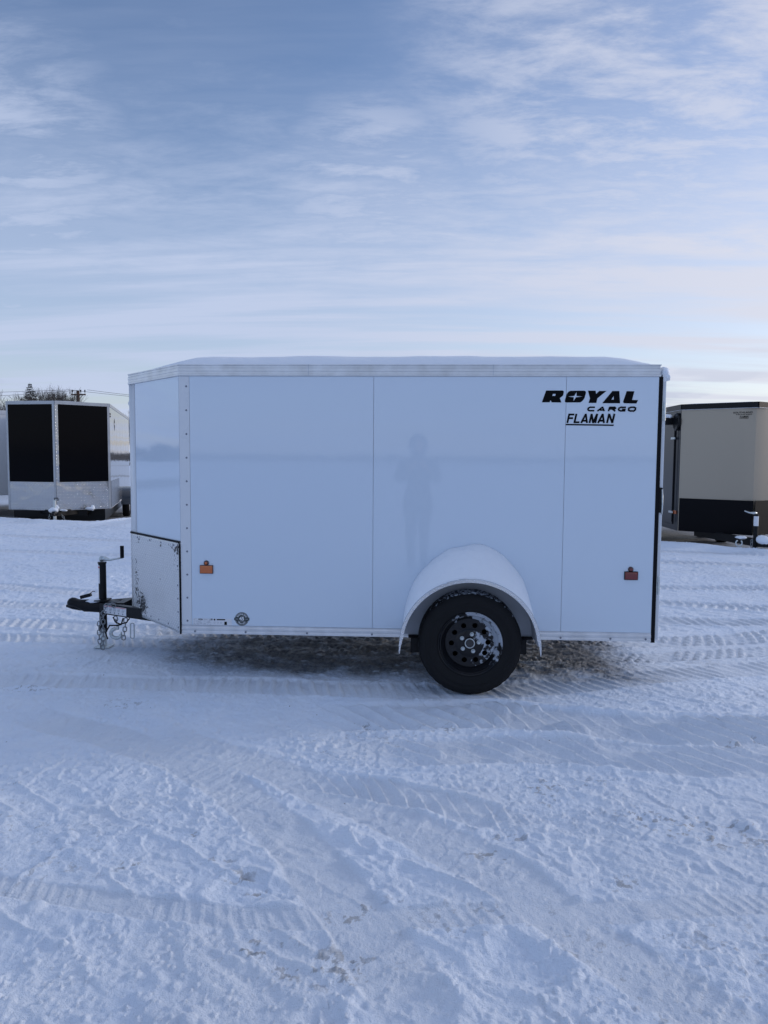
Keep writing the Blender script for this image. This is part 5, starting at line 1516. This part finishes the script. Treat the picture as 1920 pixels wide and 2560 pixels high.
def wire(pts, sag, label):
    a, b = Vector(pts[0]), Vector(pts[1]); P = []
    for i in range(31):
        u = i / 30; p = a.lerp(b, u); p.z -= sag * 4 * u * (1 - u); P.append(p)
    k = MB(); k.smooth = True; o = k.tube(P, .016, 5).build('power_line', DARKSTEEL); tag(o, label, 'power line', 'power lines on the utility pole')
zc3 = GZ + 8.32
wire([(-33.4, 69.3, zc3), (-95, 64.5, zc3 + .5)], .9, 'upper power line running left from the utility pole')
wire([(-32.2, 69.3, zc3 - .02), (-95, 67.5, zc3 - .2)], 1.3, 'lower power line running left from the utility pole')
wire([(-33.4, 69.3, zc3), (12, 71.5, zc3 - 1.2)], 1.0, 'power line running right from the left insulator of the utility pole')
wire([(-31.6, 69.3, zc3), (12, 73.0, zc3 - 1.3)], 1.0, 'power line running right from the right insulator of the utility pole')

# distant tree belt round the yard (far-off wood that reads as one mass)
rr = random.Random(77); k = MB(); kk = 0
for ring in range(2600):
    a = rr.uniform(-PI, PI); R_ = rr.uniform(210, 300)
    x = R_ * math.sin(a); y = R_ * math.cos(a)
    if -38 < math.degrees(a) < -8 or 18 < math.degrees(a) < 40: hmax = 3.0
    else: hmax = 7.0 if abs(a) < PI / 2 else 2.8
    h = hmax * rr.uniform(.45, 1.0); wdt = rr.uniform(1.2, 3.2)
    for q in range(5):
        dx = rr.uniform(-wdt, wdt); lean = rr.uniform(-.6, .6)
        tx, ty = math.cos(a), -math.sin(a)
        bx, by = x + tx * dx, y + ty * dx
        k.add([(bx - tx * .35, by - ty * .35, -.6), (bx + tx * .35, by + ty * .35, -.6), (bx + tx * lean, by + ty * lean, h * rr.uniform(.7, 1))], [(0, 1, 2)])
        k.add([(bx - tx * .9, by - ty * .9, h * .3), (bx + tx * .9, by + ty * .9, h * .35), (bx + tx * lean, by + ty * lean, h * rr.uniform(.6, .95))], [(0, 1, 2)])
tag(k.build('distant_wood', TWIG), 'far belt of bare trees along the horizon', 'trees', kind='stuff')
# ------------------------------------------------------------------ photographer (visible as a reflection in the white side)
def skin_mesh(chains, name):
    """chains: list of [(point, radius), ...]; shared points join up"""
    me = bpy.data.meshes.new(name); vs = []; rs = []; es = []; idx = {}
    def vid(p, r):
        key = tuple(round(c, 4) for c in p)
        if key not in idx: idx[key] = len(vs); vs.append(p); rs.append(r)
        return idx[key]
    for ch in chains:
        ids = [vid(p, r) for p, r in ch]; es += list(zip(ids[:-1], ids[1:]))
    me.from_pydata(vs, es, []); o = bpy.data.objects.new(name, me); COL.objects.link(o)
    md = o.modifiers.new('skin', 'SKIN'); md.use_smooth_shade = True
    sv = me.skin_vertices[0].data
    for i, r in enumerate(rs): sv[i].radius = r if isinstance(r, tuple) else (r, r)
    sv[0].use_root = True
    s2 = o.modifiers.new('sub', 'SUBSURF'); s2.levels = 2; s2.render_levels = 2
    dg = bpy.context.evaluated_depsgraph_get(); dg.update()
    m2 = bpy.data.meshes.new_from_object(o.evaluated_get(dg)); bpy.data.objects.remove(o)
    for p in m2.polygons: p.use_smooth = True
    return m2
SKIN = mat('skin', (.42, .24, .17), rough=.5); COAT = mat('winter_coat', (.030, .034, .045), rough=.8, bump=.004, bscale=14)
TROUS = mat('dark_trousers', (.018, .022, .034), rough=.9); BOOT = mat('leather_boots', (.02, .016, .013), rough=.6)
PX, PY = 1.545, -5.36
def P_(x, y, z): return (PX + x, PY + y, z)
pel = P_(0, 0, .95)
ch = [[(pel, (.17, .13)), (P_(0, .0, 1.12), (.165, .125)), (P_(0, .01, 1.30), (.205, .14)), (P_(0, .015, 1.43), (.15, .11)), (P_(0, .03, 1.50), (.065, .065)), (P_(0, .05, 1.57), (.085, .095)), (P_(0, .06, 1.66), (.088, .105)), (P_(0, .05, 1.725), (.055, .065))]]
for s in (-1, 1):
    ch.append([(pel, (.17, .13)), (P_(.09 * s, 0, .84), (.11, .11)), (P_(.088 * s, .015, .50), (.082, .082)), (P_(.088 * s, -.01, .28), (.068, .070)), (P_(.09 * s, -.02, .09), (.056, .056)), (P_(.095 * s, .05, .045), (.048, .040)), (P_(.105 * s, .15, .040), (.045, .032))])
    ch.append([(P_(0, .015, 1.43), (.15, .11)), (P_(.19 * s, .01, 1.40), (.080, .080)), (P_(.275 * s, .02, 1.17), (.075, .075)), (P_(.18 * s, .20, 1.24), (.050, .050)), (P_(.085 * s, .345, 1.37), (.032, .036)), (P_(.055 * s, .385, 1.40), (.036, .022))])
body_me = skin_mesh(ch, 'body')
for m_ in (COAT, TROUS, BOOT, SKIN): body_me.materials.append(m_)
for p in body_me.polygons:
    c = p.center
    yy = c.y - PY; xx = abs(c.x - PX)
    if yy > .33 and c.z > 1.3: p.material_index = 3
    elif c.z > 1.545 and yy > .0: p.material_index = 3
    elif c.z > .80: p.material_index = 0
    elif c.z > .16: p.material_index = 1
    else: p.material_index = 2
body = bpy.data.objects.new('person', body_me); COL.objects.link(body)
tag(body, 'person in a dark hooded winter coat holding up a phone', 'person')
# hood, coat skirt, fingers, face features
k = MB(); k.smooth = True
hc = (PX, PY + .035, 1.645)
vs = []; fs = []; nu, nv = 28, 12
for j in range(nv + 1):
    t = PI * .06 + PI * .66 * j / nv
    for i in range(nu):
        a = 2 * PI * i / nu
        # open to +y
        vs.append((hc[0] + .135 * math.sin(t) * math.cos(a), hc[1] - .145 * math.cos(t) + .0, hc[2] + .150 * math.sin(t) * math.sin(a)))
for j in range(nv):
    for i in range(nu): fs.append((j * nu + i, j * nu + (i + 1) % nu, (j + 1) * nu + (i + 1) % nu, (j + 1) * nu + i))
fs.append(list(range(nu)))
hood = k.add(vs, fs).build('hood', COAT, body); md = hood.modifiers.new('solid', 'SOLIDIFY'); md.thickness = .02
k = MB(); k.smooth = True
k.lathe([(.175, 0), (.19, .12), (.18, .28)], (0, 0, 0), 'z', 32); 
sk = k.build('coat_skirt', COAT, body); sk.location = (PX, PY, .70); sk.scale = (1.1, .86, 1); md = sk.modifiers.new('solid', 'SOLIDIFY'); md.thickness = .015
k = MB(); k.smooth = True
for s in (-1, 1): k.sphere((PX + .034 * s, PY + .148, 1.652), (.014, .010, .009), 12, 8)
k.build('eyes', LABELW, body)
k = MB(); k.smooth = True
k.tube([(PX, PY + .150, 1.655), (PX, PY + .168, 1.625), (PX, PY + .176, 1.608), (PX, PY + .155, 1.598)], [.008, .011, .014, .008], 8).build('nose', SKIN, body)
k = MB(); k.smooth = True; k.tube([(PX - .024, PY + .142, 1.572), (PX, PY + .150, 1.574), (PX + .024, PY + .142, 1.572)], [.003, .006, .003], 8).build('mouth', mat('lips', (.35, .14, .12), rough=.5), body)
for s in (-1, 1):
    k = MB(); k.smooth = True
    for i, (dz, ln) in enumerate(((.030, .062), (.010, .070), (-.010, .066), (-.030, .052))):
        b = Vector((PX + .062 * s, PY + .392, 1.405 + dz))
        k.tube([b, b + Vector((.006 * s, .030, .002)), b + Vector((-.010 * s, .048, .002)), b + Vector((-ln * .55 * s, .050, .002))], [.0095, .009, .0085, .0070], 8)
    b = Vector((PX + .055 * s, PY + .372, 1.42)); k.tube([b, b + Vector((-.014 * s, .005, .022)), b + Vector((-.028 * s, .012, .035))], [.011, .010, .008], 8)
    k.build('fingers', SKIN, body)
PH = tag(empty('phone', (1.545, -4.925, 1.42)), 'slim dark phone held upright by the person in the dark coat', 'phone')
MB().box(-.037, .037, -.004, .004, -.075, .075, c=.003).build('case', BLACKPAINT, PH)
MB().box(-.034, .034, -.0052, -.0042, -.071, .071).build('screen', BLKGLOSS, PH)
MB().box(.006, .033, .0042, .006, .040, .070, c=.0006).build('camera_bump', DARKSTEEL, PH)
